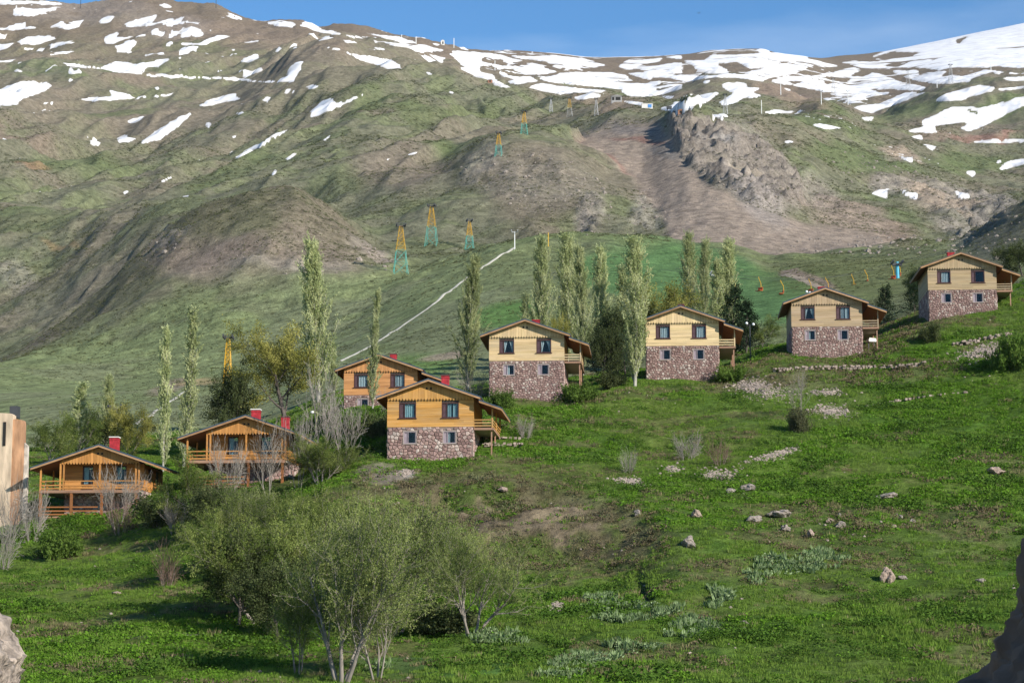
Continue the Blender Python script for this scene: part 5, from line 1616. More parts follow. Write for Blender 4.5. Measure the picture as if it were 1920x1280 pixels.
GM = {'g5': leaf_mat('nettle_leaf', (.036, .080, .012), (.105, .185, .030), .25), 'g1': leaf_mat('meadow_herb', (.060, .142, .012), (.172, .305, .034), .3), 'g2': leaf_mat('meadow_grass', (.106, .180, .026), (.242, .330, .070), .3),
      'g3': leaf_mat('dry_grass', (.17, .15, .07), (.32, .275, .145), .2), 'g4': leaf_mat('brown_tussock', (.075, .060, .034), (.165, .130, .078), .1),
      'sh': leaf_mat('hill_scrub', (.060, .070, .032), (.140, .145, .072), .15), 'hg': leaf_mat('hill_grass', (.11, .125, .05), (.21, .21, .10), .2),
      'pl': leaf_mat('broad_leaf', (.070, .125, .036), (.38, .46, .24), .25)}  # pale end of the range paints the glints on the leaves
tufts = [clump_mesh('herb_a', 22, .24, .15, .105, .7, GM['g1'], 1), clump_mesh('herb_b', 26, .30, .20, .10, .65, GM['g1'], 2), clump_mesh('grass_a', 16, .16, .24, .035, 1, GM['g2'], 3, True),
         clump_mesh('grass_b', 18, .22, .17, .04, 1, GM['g2'], 4, True), clump_mesh('dry_a', 16, .16, .26, .03, 1, GM['g3'], 5, True), clump_mesh('brown_a', 26, .34, .24, .12, .5, GM['g4'], 6), clump_mesh('nettle', 34, .40, .40, .12, .6, GM['g5'], 7)]
x, y, z, px, py, r = cover(185000, 90, 226, 301)
no = np.zeros(len(x), bool)
RUB = [(1420, 727, 62, 20, 12), (1558, 770, 46, 13, 5), (1545, 735, 45, 8, 0), (1850, 658, 60, 16, -12), (1262, 880, 22, 9, 0), (1348, 892, 44, 13, 3), (1455, 852, 60, 9, -14), (1186, 903, 36, 8, 8), (1046, 1136, 20, 9, 0), (765, 886, 18, 9, 0)]
for q in RUB: no |= ell(px, py, q[0], q[1], q[2] * .8, q[3] * .8, q[4]) & (r.uniform(0, 1, len(x)) < .85)
hx = [(807, 160), (713.5, 187.5), (987.5, 184), (1279.5, 190), (1550.5, 195), (1804.5, 203), (186, 167.5), (461, 168.5)]
for hpx, hd in hx:
    cx = P(hpx, 700, hd).x
    no |= (np.abs(x - cx - (y - hd) * .07) < 3.3) & (y > hd - .2) & (y < hd + 8)
bare = ell(px, py, 980, 985, 250, 75, 8) * 1.0
nz = fbm(x / 2.6, y / 2.6, 4, 85); nz1 = fbm(x / 11., y / 11., 4, 81)
no |= (ell(px, py, 950, 985, 300, 85, 8)) & (nz > .43) & (r.uniform(0, 1, len(x)) < .85)
no |= ell(px, py, 720, 888, 60, 22) & (r.uniform(0, 1, len(x)) < .75)
no |= (fbm(x / 1.1, y / 1.1, 3, 33) < .41)
no |= (fbm(x / 6., y / 4., 4, 83) > .63) & (r.uniform(0, 1, len(x)) < .6)
ok = ~no
x, y, z, nz, nz1, px, py, bare = (q[ok] for q in (x, y, z, nz, nz1, px, py, bare))
n = len(x); t = r.uniform(0, 1, n)
idx = np.where(t < .42, 0, np.where(t < .66, 1, np.where(t < .84, 2, 3)))
grassy = (nz1 > .52) | ell(px, py, 1820, 1180, 260, 110) | ell(px, py, 850, 1250, 240, 40)
idx = np.where(grassy & (t < .6), 2 + (t < .3), idx)
olive = ell(px, py, 980, 985, 280, 90, 8) | ell(px, py, 1560, 700, 260, 28, -2) | ell(px, py, 1700, 620, 170, 28, -25) | ell(px, py, 1560, 1010, 160, 55, 10) | ell(px, py, 880, 920, 220, 30, 5)
idx = np.where(olive & (r.uniform(0, 1, n) < .38), np.where(r.uniform(0, 1, n) < .3, 4, 5), idx)
dryp = fbm(x / 6., y / 4., 4, 83) > .61
idx = np.where(dryp & (r.uniform(0, 1, n) < .5), np.where(r.uniform(0, 1, n) < .5, 4, 5), idx)
idx = np.where(r.uniform(0, 1, n) < .012, 4, idx)
idx = np.where((fbm(x / 4.5, y / 3.2, 4, 187) > .60) & (r.uniform(0, 1, n) < .38) & ~olive, 6, idx)
scl = r.uniform(.55, 1.4, n) * np.where(nz1 > .5, .85, 1.12) * (.7 + .6 * fbm(x / 7., y / 7., 3, 189))
scatter('grass', 'lush green herbs and grass covering the near slope', 'grass', np.stack([x, y, z - .02], -1), scl, idx, tufts, .15)

SCR_IMG = boxblur(raster([[(1075, 262), (1150, 242), (1210, 232), (1245, 238), (1262, 262), (1285, 300), (1330, 345), (1400, 385), (1480, 412), (1560, 425), (1640, 440), (1680, 462), (1560, 474), (1440, 482), (1380, 476), (1300, 470), (1262, 458), (1245, 415), (1215, 370), (1180, 330), (1130, 300), (1090, 285)]]), 3)
# scrub and coarse grass dotting the farther hills
hillp = [clump_mesh('scrub_a', 26, .55, .45, .30, .6, GM['sh'], 11), clump_mesh('scrub_b', 22, .65, .35, .30, .6, GM['sh'], 12), clump_mesh('hillgrass', 18, .5, .3, .22, .6, GM['hg'], 13)]
xs, ys, zs, ss, ii = [], [], [], [], []
for d0, d1, cnt, base_s, seed in ((224, 430, 36000, .45, 401), (430, 720, 90000, .7, 402), (720, 1300, 90000, 1.2, 403)):
    x, y, z, px, py, r = cover(cnt, d0, d1, seed)
    k = fbm(x / 30., y / 30., 4, 14)
    k2 = fbm(x / 7., y / 7., 3, 17)
    scr = lookup(SCR_IMG, px, py) > .3
    turf = ell(px, py, 1310, 535, 170, 80, 8)
    sn = lookup(snow_img, px, py) > .3
    path = (np.abs(py - (675 - (px - 640) * .655)) < 9) & (px > 600) & (px < 1000) & (y < 460)
    ok = ~(scr | turf | path | ((y > 560) & sn)) & (k + .6 * k2 + r.uniform(-.18, .18, len(x)) > .80)
    x, y, z, k2 = x[ok], y[ok], z[ok], k2[ok]
    m = len(x)
    xs.append(x); ys.append(y); zs.append(z - .05); ss.append(base_s * r.uniform(.5, 1.3, m)); ii.append(np.where(r.uniform(0, 1, m) < .5, 2, r.integers(0, 2, m)))
scatter('scrub', 'low scrub and coarse grass dotting the mountain slopes', 'scrub', np.stack([np.concatenate(xs), np.concatenate(ys), np.concatenate(zs)], -1), np.concatenate(ss), np.concatenate(ii), hillp, .1)

# cushions of brown scrub on the broken bank
x, y, z, px, py, r = cover(42000, 118, 165, 451)
ok = (ell(px, py, 960, 985, 290, 85, 8) | ell(px, py, 760, 905, 110, 22, 0)) & (fbm(x / 2.2, y / 2.2, 3, 53) > .53) & (r.uniform(0, 1, len(x)) < .35)
m = int(ok.sum())
scatter('bank_scrub', 'brownish scrub cushions on the broken earth bank below the bright orange chalet', 'scrub', np.stack([x, y, z], -1)[ok], r.uniform(.35, .95, m), r.integers(0, 2, m), [clump_mesh('cushion_a', 40, .5, .5, .17, .5, GM['sh'], 31), clump_mesh('cushion_b', 40, .55, .42, .16, .5, GM['g4'], 32)], .1)
# broad-leaved pale plants along the wet hollow
lp = [clump_mesh('broad_a', 13, .20, .36, .11, 1, GM['pl'], 21, True), clump_mesh('broad_b', 16, .24, .30, .17, .5, GM['pl'], 22)]
x, y, z, px, py, r = cover(90000, 90, 140, 501)
ok = np.zeros(len(x), bool)
for q in ((1500, 1055, 90, 22, -4), (1410, 1085, 60, 16, -30), (1350, 1115, 34, 20, -40), (1300, 1170, 40, 18, -20), (1190, 1150, 90, 16, -5), (1200, 1210, 110, 16, -14), (1085, 1245, 80, 20, -20), (1130, 1135, 40, 20, 0), (940, 1196, 60, 12, 0), (720, 1255, 28, 10, 0), (1240, 1195, 110, 10, -10)): ok |= ell(px, py, *q)
ok &= fbm(x / 1.2, y / 1.2, 3, 60) > .49
ok &= r.uniform(0, 1, len(x)) < .55
m = int(ok.sum())
scatter('leafy_plants', 'pale broad-leaved plants growing along the wet hollow', 'plants', np.stack([x, y, z], -1)[ok], r.uniform(.7, 1.3, m), r.integers(0, 2, m), lp, .15)

# ------------------------------------------------------------------ stones
M['boulder'] = plain('boulder', (.235, .20, .168), .95, .55, 3.0, False, bumpd=.12)
M['boulder_warm'] = plain('warm_boulder', (.27, .205, .16), .95, .55, 3.0, False, bumpd=.12)
M['rubble'] = plain('rubble', (.265, .215, .175), .95, .4, .9, False, bumpd=.02, world_space=True)
peb = [rock_mesh('pebble%d' % i, 600 + i, 1, .75, .2, M['rubble']) for i in range(3)]
RL = ['pale rubble spread below the palest chalet', 'rubble around the foot of the bare sapling', 'thin rubble strip above the bare sapling foot', 'rubble patch high on the right slope under the highest chalet', 'small rubble patch left of the bare meadow bushes', 'widest rubble patch under the rusty bare bush', 'rubble tongue running up right of the rusty bare bush', 'flat rubble patch left of the small one', 'lone heap of pale stones right of the willows', 'whitish rubble in front of the bright orange chalet']
for q, lb in zip(RUB, RL):
    pts = []; sc = []
    cnt = int(q[2] * q[3] * 1.1)
    for k in range(cnt):
        a = random.uniform(0, 6.28); d = abs(random.gauss(0, .55))
        ca, sa = math.cos(math.radians(q[4])), math.sin(math.radians(q[4]))
        ex, ey = math.cos(a) * d * q[2], math.sin(a) * d * q[3]
        g = hit(q[0] + ex * ca - ey * sa, q[1] + ex * sa + ey * ca)
        pts.append(g); sc.append(random.choice((.05, .07, .08, .10, .16)) * random.uniform(.7, 1.2))
    scatter('rubble', lb, 'rubble', np.array(pts), np.array(sc), np.array([random.randrange(3) for _ in pts]), peb, .5)
# single stones lying about on the near slope
x, y, z, px, py, r = cover(2600, 92, 205, 701)
ok = (fbm(x / 9., y / 9., 3, 63) > .52) | ell(px, py, 1560, 960, 180, 60, 6) | ell(px, py, 980, 985, 250, 75, 8)
ok &= r.uniform(0, 1, len(x)) < .45
scatter('loose_stones', 'small loose stones lying in the grass of the near slope', 'stones', np.stack([x, y, z], -1)[ok], r.choice([.05, .07, .09, .13], int(ok.sum())), r.integers(0, 3, int(ok.sum())), peb, .4)
hr = [rock_mesh('hillrock%d' % i, 640 + i, 1, .8, .3, M['boulder']) for i in range(3)]
x, y, z, px, py, r = cover(16000, 260, 900, 702)
ok = np.zeros(len(x), bool)
for q in ((1000, 340, 140, 60, 15), (1110, 400, 40, 45, 20), (1215, 395, 40, 40, 30), (1650, 460, 170, 20, 0), (1380, 310, 110, 80, 30), (1850, 440, 70, 50, -35), (320, 455, 60, 16, -30), (540, 500, 140, 16, 5), (1700, 330, 160, 40, 10), (700, 480, 60, 20, 25)): ok |= ell(px, py, *q)
ok &= r.uniform(0, 1, len(x)) < .75
m = int(ok.sum())
scatter('hill_stones', 'rocks strewn over the knoll, the quarry and the brown hill', 'stones', np.stack([x, y, z], -1)[ok], r.choice([.2, .3, .42, .65, 1.0], m, p=[.34, .3, .22, .11, .03]), r.integers(0, 3, m), hr, .6)

BOULD = [(1667, 1078, 26, 30, 'tall pointed boulder casting a shadow in the right meadow'), (1692, 1082, 16, 7, 'flat stone touching the tall pointed boulder'), (1290, 1015, 34, 18, 'tilted flat slab of rock in the middle of the meadow'), (1307, 962, 24, 16, 'rounded boulder above the tilted flat slab'),
         (1460, 962, 40, 14, 'long low boulder right of the rounded one'), (1413, 972, 28, 12, 'broken low rock left of the long low boulder'), (1520, 1000, 16, 18, 'upright narrow stone in the boulder field'), (1472, 990, 18, 13, 'squat stone below the long low boulder'), (1576, 984, 20, 12, 'pale boulder right of the upright narrow stone'),
         (1558, 976, 14, 8, 'small pale stone left of the pale boulder'), (1574, 965, 10, 9, 'little stone directly above the pale boulder'), (1661, 929, 42, 11, 'long flat outcrop in the upper right meadow'), (1866, 882, 30, 12, 'low dark-grey boulder near the right edge'), (1689, 970, 12, 9, 'left one of two small stones right of the pale boulder'),
         (1711, 977, 11, 8, 'right one of two small stones right of the pale boulder'), (1676, 988, 12, 8, 'grey stone below the two small stones'), (1402, 913, 24, 14, 'brown boulder under the widest rubble patch'), (1370, 920, 20, 10, 'dark cracked rock left of the brown boulder'), (942, 916, 18, 9, 'lone reddish rock on the bank below the bright orange chalet'),
         (1395, 1166, 16, 6, 'small pale slab in the lower meadow'), (1350, 1178, 18, 6, 'flat pale slab beside the wet hollow'), (217, 1111, 16, 6, 'small white stone on the grass left of the willows'), (1195, 962, 14, 12, 'grey stone beside the earthy bank'), (1840, 1088, 20, 7, 'low dark stone on the right edge of the meadow')]
for i, (bx_, by_, bw, bh, lb) in enumerate(BOULD):
    g = hit(bx_, by_ + bh * .4)
    s = g.y / F
    o = link(bpy.data.objects.new('boulder', rock_mesh('boulder', 800 + i, 4, 1.0, .95, M['boulder_warm' if i % 3 == 0 else 'boulder'])))
    o.location = g + Vector((0, 0, bh * s * .3)); o.scale = (bw * s * .58, bw * s * .5, bh * s * .62); o.rotation_euler = (0, random.uniform(-.15, .15), random.uniform(0, 6.28) if bw < bh * 1.5 else random.uniform(-.3, .3))
    tag(o, lb, 'boulder', 'boulders in the meadow')

# dry stone walls
WALLS = [([(1452, 697), (1530, 694), (1620, 692), (1700, 690), (1742, 684)], 11, 'long dry stone terrace wall below the grey-tan chalet'), ([(1628, 762), (1690, 752), (1760, 742), (1822, 736)], 7, 'thin line of stones edging the terrace under the right slope'),
         ([(905, 824), (950, 822), (990, 824)], 6, 'upper low stone wall right of the bright orange chalet'), ([(905, 838), (955, 836), (982, 838)], 8, 'lower low stone wall right of the bright orange chalet'), ([(1790, 650), (1840, 640), (1900, 628)], 8, 'short stone wall under the highest chalet')]
for pl, hh, lb in WALLS:
    e = empty('dry_stone_wall', hit(*pl[0])); tag(e, lb, 'wall')
    m = MB(); r = random.Random(len(lb))
    for (ax, ay), (bx_, by_) in zip(pl[:-1], pl[1:]):
        L = math.hypot(bx_ - ax, by_ - ay)
        nst = int(L / 4.2)
        for i in range(nst):
            t = (i + r.uniform(-.2, .2)) / nst
            g = hit(ax + (bx_ - ax) * t, ay + (by_ - ay) * t)
            s = g.y / F
            for k in range(max(1, int(hh / 4))):
                if r.random() < .22: continue
                c = g - e.location + Vector((r.uniform(-.12, .12), r.uniform(-.35, .35), (k * 4.2 + 1.5) * s + r.uniform(-.04, .04)))
                w, h, d = r.uniform(1.7, 3.0) * s, r.uniform(1.5, 2.6) * s, r.uniform(.15, .3)
                q = r.uniform(.75, 1.25)
                vs = [c + Vector((sx * w * r.uniform(.7, 1.1), sy * d * r.uniform(.7, 1.1), sz * h * r.uniform(.7, 1.1))) for sz in (-1, 1) for sx, sy in ((-1, -1), (1, -1), (1, 1), (-1, 1))]
                m.add(vs, [(0, 3, 2, 1), (4, 5, 6, 7), (0, 1, 5, 4), (1, 2, 6, 5), (2, 3, 7, 6), (3, 0, 4, 7)], (q * .27, q * .215, q * .175))
    m.build('stones', M['stone'], e, kind='stuff')

# the two rocks the view passes between
def rock_wall(name, label, prof, y0, y1, shift, thick, mat, seed, sgn):
    # flank of a rock running towards the camera; prof = its outline (photo pixels) at the far end y1
    n = 90; k = 60
    pz = np.array([P(a, b, y1).z for a, b in prof]); pxx = np.array([P(a, b, y1).x for a, b in prof])
    o_ = np.argsort(pz)
    zz = np.linspace(pz.min(), pz.max(), n)
    xx = pchip(pz[o_], pxx[o_], zz)
    V = []
    rows = [(y0 + (y1 - y0) * i / (k - 1), (1 - i / (k - 1)) * shift, 0.0) for i in range(k)]
    rows += [(y1 + .25, 0, thick * .25), (y1 + .5, 0, thick * .7), (y1 + .4, 0, thick), (y0, shift, thick)]
    for yy, sh, th in rows:
        f = yy / y1
        V.append(np.stack([xx * f + sgn * (sh + th), np.full(n, yy), zz * f], -1))
    V = np.array(V)
    d = (fbm(V[..., 1] * 2.2 + V[..., 0], V[..., 2] * 2.2, 5, seed, .6) - .5) * .42 + (ridged(V[..., 1] * 5 + V[..., 0] * 3, V[..., 2] * 6, 4, seed + 4) - .5) * .22
    d += (ridged(V[..., 1] * 11 + V[..., 0] * 7, V[..., 2] * 13, 3, seed + 9) - .5) * .12
    V[..., 0] += d * -sgn * .5; V[..., 2] += d * .25
    r_ = len(rows); i, j = np.meshgrid(np.arange(r_ - 1), np.arange(n - 1), indexing='ij')
    q = np.stack([i * n + j, i * n + j + 1, (i + 1) * n + j + 1, (i + 1) * n + j], -1).reshape(-1, 4)
    o = link(bpy.data.objects.new(name, np_mesh(name, V.reshape(-1, 3), q, mat, True)))
    tag(o, label, 'rock')


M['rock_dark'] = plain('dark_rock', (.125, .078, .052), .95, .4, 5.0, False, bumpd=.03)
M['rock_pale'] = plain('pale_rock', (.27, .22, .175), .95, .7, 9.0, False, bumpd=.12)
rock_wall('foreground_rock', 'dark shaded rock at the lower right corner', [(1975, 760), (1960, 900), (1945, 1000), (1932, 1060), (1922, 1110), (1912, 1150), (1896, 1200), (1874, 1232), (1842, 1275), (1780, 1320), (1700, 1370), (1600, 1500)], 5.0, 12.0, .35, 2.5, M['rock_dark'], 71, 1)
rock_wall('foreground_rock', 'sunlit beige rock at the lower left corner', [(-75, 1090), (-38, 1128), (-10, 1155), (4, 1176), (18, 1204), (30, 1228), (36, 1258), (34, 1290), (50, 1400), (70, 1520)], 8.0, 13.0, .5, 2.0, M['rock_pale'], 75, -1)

# ------------------------------------------------------------------ paths
def strip(name, label, pix, w, mat, lift=.07):
    pts = []
    for (ax, ay), (bx_, by_) in zip(pix[:-1], pix[1:]):
        n = max(2, int(math.hypot(bx_ - ax, by_ - ay) / 4))
        for i in range(n): pts.append(hit(ax + (bx_ - ax) * i / n, ay + (by_ - ay) * i / n, 150))
    pts.append(hit(*pix[-1], 150))
    # smooth out jumps in depth
    a = np.array(pts)
    for _ in range(14): a[1:-1] = (a[:-2] + a[1:-1] * 2 + a[2:]) / 4
    d = np.gradient(a, axis=0); d[:, 2] = 0; d = unit(d); nrm = np.stack([-d[:, 1], d[:, 0], 0 * d[:, 0]], -1)
    ww = w * (1 + .5 * (fbm(np.arange(len(a)) * .35, np.zeros(len(a)), 2, 3) - .5))[:, None]
    cols_ = []
    for k in (-.5, -.17, .17, .5):
        q = a + nrm * ww * k
        q[:, 2] = ground(q[:, 0], q[:, 1]) + (lift if abs(k) < .4 else -.05)
        cols_.append(q)
    V = np.stack(cols_, 1); n = len(a)
    i, j = np.meshgrid(np.arange(n - 1), np.arange(3), indexing='ij')
    Fq = np.stack([i * 4 + j, i * 4 + j + 1, (i + 1) * 4 + j + 1, (i + 1) * 4 + j], -1).reshape(-1, 4)
    o = link(bpy.data.objects.new(name, np_mesh(name, V.reshape(-1, 3), Fq, mat, True)))
    tag(o, label, kind='structure')
    return o


M['track'] = plain('pale_track', (.46, .43, .35), .95, .25, .6, False, world_space=True)
M['dirt'] = plain('dirt_track', (.30, .235, .165), .95, .25, .6, False, world_space=True)
strip('path', 'pale straight path climbing the green slope', [(636, 678), (690, 652), (740, 620), (800, 580), (850, 540), (905, 500), (963, 465)], .95, M['track'], .12)
strip('path', 'pale track curving down behind the slim poplars', [(252, 796), (290, 772), (340, 738), (365, 722)], .8, M['track'])
strip('path', 'dirt track under the chairlift', [(1472, 515), (1500, 522), (1540, 540), (1570, 552)], 1.7, M['dirt'])

# ------------------------------------------------------------------ ski lift
M['yellow'] = plain('yellow_steel', (.52, .295, .020), .5, .15, 2.0, False)
M['teal'] = plain('teal_steel', (.085, .36, .30), .5, .15, 2.0, False)
M['greysteel'] = plain('grey_steel', (.40, .40, .40), .5, .15, 2.0, False, metal=.3)
M['darksteel'] = plain('dark_steel', (.05, .052, .055), .5, .15, 2.0, False)
M['bluepole'] = plain('blue_pole', (.05, .33, .46), .45, .15, 2.0, False)
M['whitepaint'] = plain('white_paint', (.72, .72, .70), .5, .08, 2.0, False)
M['orange'] = plain('orange_seat', (.50, .095, .015), .5, .15, 2.0, False)


def lattice(mb, b0, b1, z0, z1, n, rad):
    cs = ((-1, -1), (1, -1), (1, 1), (-1, 1))
    w = lambda z: b0 + (b1 - b0) * (z - z0) / (z1 - z0)
    for sx, sy in cs: mb.tube([(sx * b0, sy * b0, z0), (sx * b1, sy * b1, z1)], rad, 5)
    zz = np.linspace(z0, z1, n + 1)
    for k in range(n):
        a, b = w(zz[k]), w(zz[k + 1])
        for i in range(4):
            p, q = cs[i], cs[(i + 1) % 4]
            mb.tube([(p[0] * a, p[1] * a, zz[k]), (q[0] * b, q[1] * b, zz[k + 1])], rad * .6, 4)
            mb.tube([(q[0] * a, q[1] * a, zz[k]), (p[0] * b, p[1] * b, zz[k + 1])], rad * .6, 4)
            mb.tube([(p[0] * b, p[1] * b, zz[k + 1]), (q[0] * b, q[1] * b, zz[k + 1])], rad * .6, 4)


def wheels(name, parent, x, z, mat, n=4, r=.28):
    m = MB()
    m.tube([(x, -1.1, z + .02), (x, 1.1, z + .02)], .07, 5)
    for i in range(n):
        yy = -1.0 + 2.0 * i / (n - 1)
        m.tube([(x - .09, yy, z + .1), (x + .09, yy, z + .1)], r, 10)
    return m.build(name, mat, parent)


def pylon(label, px, base, top, D=None, low='teal', up='yellow', frac=.45, wide=.14, rad=.05):
    g = hit(px, base, 200) if D is None else at(px, D, base)
    h = P(px, top, g.y).z - g.z
    e = empty('lift_pylon', g, random.uniform(-.25, .25)); tag(e, label, 'pylon', 'lattice lift pylons')
    b = h * wide; t = h * .030
    zc = h * frac; bc = b + (t - b) * frac
    m = MB(); lattice(m, b, bc, -.4, zc, 2, rad); m.build('lower_lattice', M[low], e)
    m = MB(); lattice(m, bc, t, zc, h * .93, 5, rad * .9); m.build('upper_lattice', M[up], e)
    m = MB(); m.box(-h * .085, h * .085, -.16, .16, h * .93, h * .955); m.box(-h * .075, h * .075, -.1, .1, h * .99, h * 1.0)
    for s in (-1, 1): m.box(s * h * .05 - .06, s * h * .05 + .06, -.06, .06, h * .955, h * .99)
    m.build('crossarm', M['darksteel'], e)
    for s in (-1, 1): wheels('sheave', e, s * h * .085, h * .95, M['darksteel'])
    return e


pylon('yellow pylon head showing above the dark tree on the left', 427, 690, 628, 300, 'yellow', 'yellow', .45, .08, .07)
pylon('nearest full pylon, yellow over teal, on the slope left of the path', 751, 513, 418)
pylon('second pylon, yellow over teal, just behind the nearest full one', 809, 461, 382)
pylon('smaller yellow and teal pylon left of the pole at the path top', 880, 468, 411)
pylon('small yellow and teal pylon on the saddle above the rocky knoll', 983, 252, 207)
pylon('small pylon partly hidden behind the rocky knoll', 935, 293, 247)
pylon('distant pylon at the foot of the snowfields, yellow topped', 1068, 220, 182, None, 'greysteel', 'yellow')
for px_, b_, t_, lb in ((1033, 210, 184, 'tiny distant pylon left of the yellow topped one'), (1118, 217, 184, 'grey lattice pylon below the cable station'), (1360, 214, 176, 'grey lattice pylon on the snow beside the quarry top'), (1563, 180, 146, 'grey lattice pylon standing on the big central snowfield'),
                        (1703, 166, 130, 'grey lattice pylon in the right-hand valley of snow'), (1783, 158, 120, 'grey lattice pylon near the far right snow mountain')):
    pylon(lb, px_, b_, t_, None, 'greysteel', 'greysteel', .5, .11, .07)


def pole(label, px, base, top, mat, D=None, arm=None, r0=None, group='plain poles on the mountain', armmat='greysteel'):
    g = hit(px, base, 150) if D is None else at(px, D, base)
    h = P(px, top, g.y).z - g.z
    e = empty('lift_pole', g); tag(e, label, 'pole', group)
    r0 = r0 or g.y / F * .7
    m = MB(); m.tube([(0, 0, -.4), (0, 0, h)], [r0, r0 * .8], 10); m.build('shaft', M[mat], e)
    if arm:
        w = arm * g.y / F
        m = MB(); m.box(-w, w, -r0 * .8, r0 * .8, h - r0 * 2, h - r0 * .6); m.build('crossarm', M[armmat], e)
        for s in (-1, 1): wheels('sheave', e, s * w, h - r0 * .5, M[armmat], 4, min(.22, r0 * 1.2))
    return e


pole('bright blue lift pole with pale crossarm left of the highest chalet', 1684, 562, 491, 'bluepole', 318, 9, .30, armmat='darksteel')
pole('pale blue lift pole half hidden by the rightmost poplar', 1344, 570, 512, 'bluepole', 300, 10, .24)
pole('yellow and white pole at the upper end of the pale path', 965, 467, 434, 'whitepaint', None, 6, .10)
pole('yellow pole behind the first tall poplar', 1028, 462, 436, 'yellow', None, None, .11)
pole('grey lift pole with tilted head behind the lowest chalet', 217, 842, 764, 'greysteel', 208, 12, .14, armmat='darksteel')
for px_, b_, t_, lb in ((1428, 214, 188, 'white pole right of the quarry top'), (1464, 178, 157, 'white pole on the brown rise behind the quarry'), (1540, 196, 170, 'white pole with crossarm left of the green knoll'), (1590, 197, 170, 'white pole with crossarm behind the green knoll'), (1858, 132, 122, 'small pole near the right end of the snow'),
                        (851, 90, 72, 'thin white pole beside the hut on the skyline'), (753, 80, 65, 'thin pole on the skyline left of the hut'), (780, 83, 69, 'thin pole between the hut and its left neighbour'), (1216 - 288, 132, 114, 'thin pole on the snow below the skyline hut'), (151, 16, -2, 'thin mast on the left skyline'), (405, 16, -4, 'thin mast on the middle of the left summit'), (1757, 165, 154, 'short post on the right snow ridge')):
    pole(lb, px_, b_, t_, 'whitepaint' if px_ > 500 else 'darksteel', None, 3 if 'crossarm' in lb else None)

# chairs hang on two cables between the blue poles
A = P(1344, 514, 300); B = P(1684, 493, 318)
for s, lb in ((-1, 'left cable of the chairlift between the blue poles'), (1, 'right cable of the chairlift between the blue poles')):
    w = Vector((s * 1.0, s * -.6, 0))
    m = MB(); m.tube([A + w + (B - A) * t - Vector((0, 0, 1.6 * math.sin(math.pi * t))) for t in np.linspace(-.25, 1.35, 25)], .022, 4)
    tag(m.build('lift_cable', M['darksteel']), lb, 'cable', 'chairlift cables')
CH = [(1384, -1, 'orange chair closest to the rightmost poplar'), (1405, 1, 'orange chair second from the rightmost poplar'), (1472, -1, 'orange chair above the grey-tan chalet left eave'), (1497, 1, 'orange chair above the grey-tan chalet left slope'), (1556, -1, 'orange chair over the grey-tan chalet ridge'),
      (1578, 1, 'orange chair just right of the grey-tan chalet ridge'), (1632, -1, 'orange chair second left of the bright blue pole'), (1656, 1, 'orange chair closest to the bright blue pole on its left'), (1697, -1, 'orange chair right of the bright blue pole')]
for cx, s, lb in CH:
    t = (cx - 1344) / (1684 - 1344)
    p = A + (B - A) * t + Vector((s * 1.0, s * -.6, 0)) - Vector((0, 0, 1.6 * math.sin(math.pi * t) if t < 1.02 else .0))
    e = empty('lift_chair', p, .35 + s * .25); tag(e, lb, 'lift chair', 'chairs on the chairlift')
    m = MB(); m.tube([(0, 0, .05), (.10, 0, -.25), (.42, 0, -.8), (.46, 0, -1.4), (.34, 0, -1.95)], .055, 6); m.tube([(.34, -.5, -1.95), (.34, .5, -1.95)], .04, 5); m.build('hanger', M['yellow'], e)
    m = MB(); m.box(-.25, .34, -.5, .5, -2.0, -1.93); m.build('seat', M['orange'], e)
    m = MB(); m.box(.32, .38, -.5, .5, -1.92, -1.45); m.build('backrest', M['orange'], e)

# ------------------------------------------------------------------ small buildings on the mountain
M['hutwall'] = plain('hut_wall', (.62, .60, .56), .8, .12, .5, False)
M['stationroof'] = plain('station_roof', (.30, .29, .28), .7, .12, .5, False)
M['bluepanel'] = plain('blue_panel', (.07, .22, .50), .6, .12, .5, False)
M['brick'] = plain('brown_hut', (.28, .14, .085), .8, .15, .5, False)


def hut(name, label, px, base, wpx, hpx, wall, roof, doors, D=None):
    g = hit(px, base, 300) if D is None else at(px, D, base)
    s = g.y / F; w, h = wpx * s / 2, hpx * s
    e = empty(name, g); tag(e, label, 'hut')
    m = MB(); m.box(-w, w, -w * .6, w * .6, -2, h * .78); m.build('wall', M[wall], e)
    m = MB(); m.prism([(-w * 1.12, h * .78), (w * 1.12, h * .78), (w * .1, h)], -w * .75, w * .75); m.build('roof', M[roof], e)
    for a, b, z1 in doors:
        m = MB(); m.box(a * w, b * w, -w * .6 - .12, -w * .6 - .01, h * .05, h * z1); m.build('opening', M['dark'], e)


hut('mountain_hut', 'small white hut on the skyline left of the middle', 830, 84, 7, 9, 'hutwall', 'hutwall', [(-.2, .5, .6)])
hut('cable_station', 'grey cable station with dark openings at the snowfield edge', 1156, 190, 20, 11, 'stationroof', 'stationroof', [(-.85, -.45, .6), (-.2, .75, .6)])
hut('mountain_hut', 'small brown hut above the quarry', 1276, 213, 10, 8, 'brick', 'brick', [(-.3, .3, .6)])
hut('mountain_hut', 'tiny dark hut half buried at the edge of the left snowfield', 919, 155, 9, 6, 'brick', 'stationroof', [(-.3, .3, .6)])
g = hit(1214, 203, 300); s = g.y / F
e = empty('site_building', g); tag(e, 'white container building with a blue panel left of the quarry', 'building')
m = MB(); m.box(-11 * s, 10 * s, 0, 8 * s, -1.5, 8.5 * s); m.build('wall', M['hutwall'], e)
m = MB(); m.box(1 * s, 8 * s, -.15, -.01, 1.2 * s, 7.4 * s); m.build('blue_panel', M['bluepanel'], e)
m = MB(); m.box(-11.6 * s, 10.6 * s, -.6 * s, 8.4 * s, 8.5 * s + .005, 9.4 * s); m.build('roof', M['hutwall'], e)
g = hit(1255, 208, 300); s = g.y / F
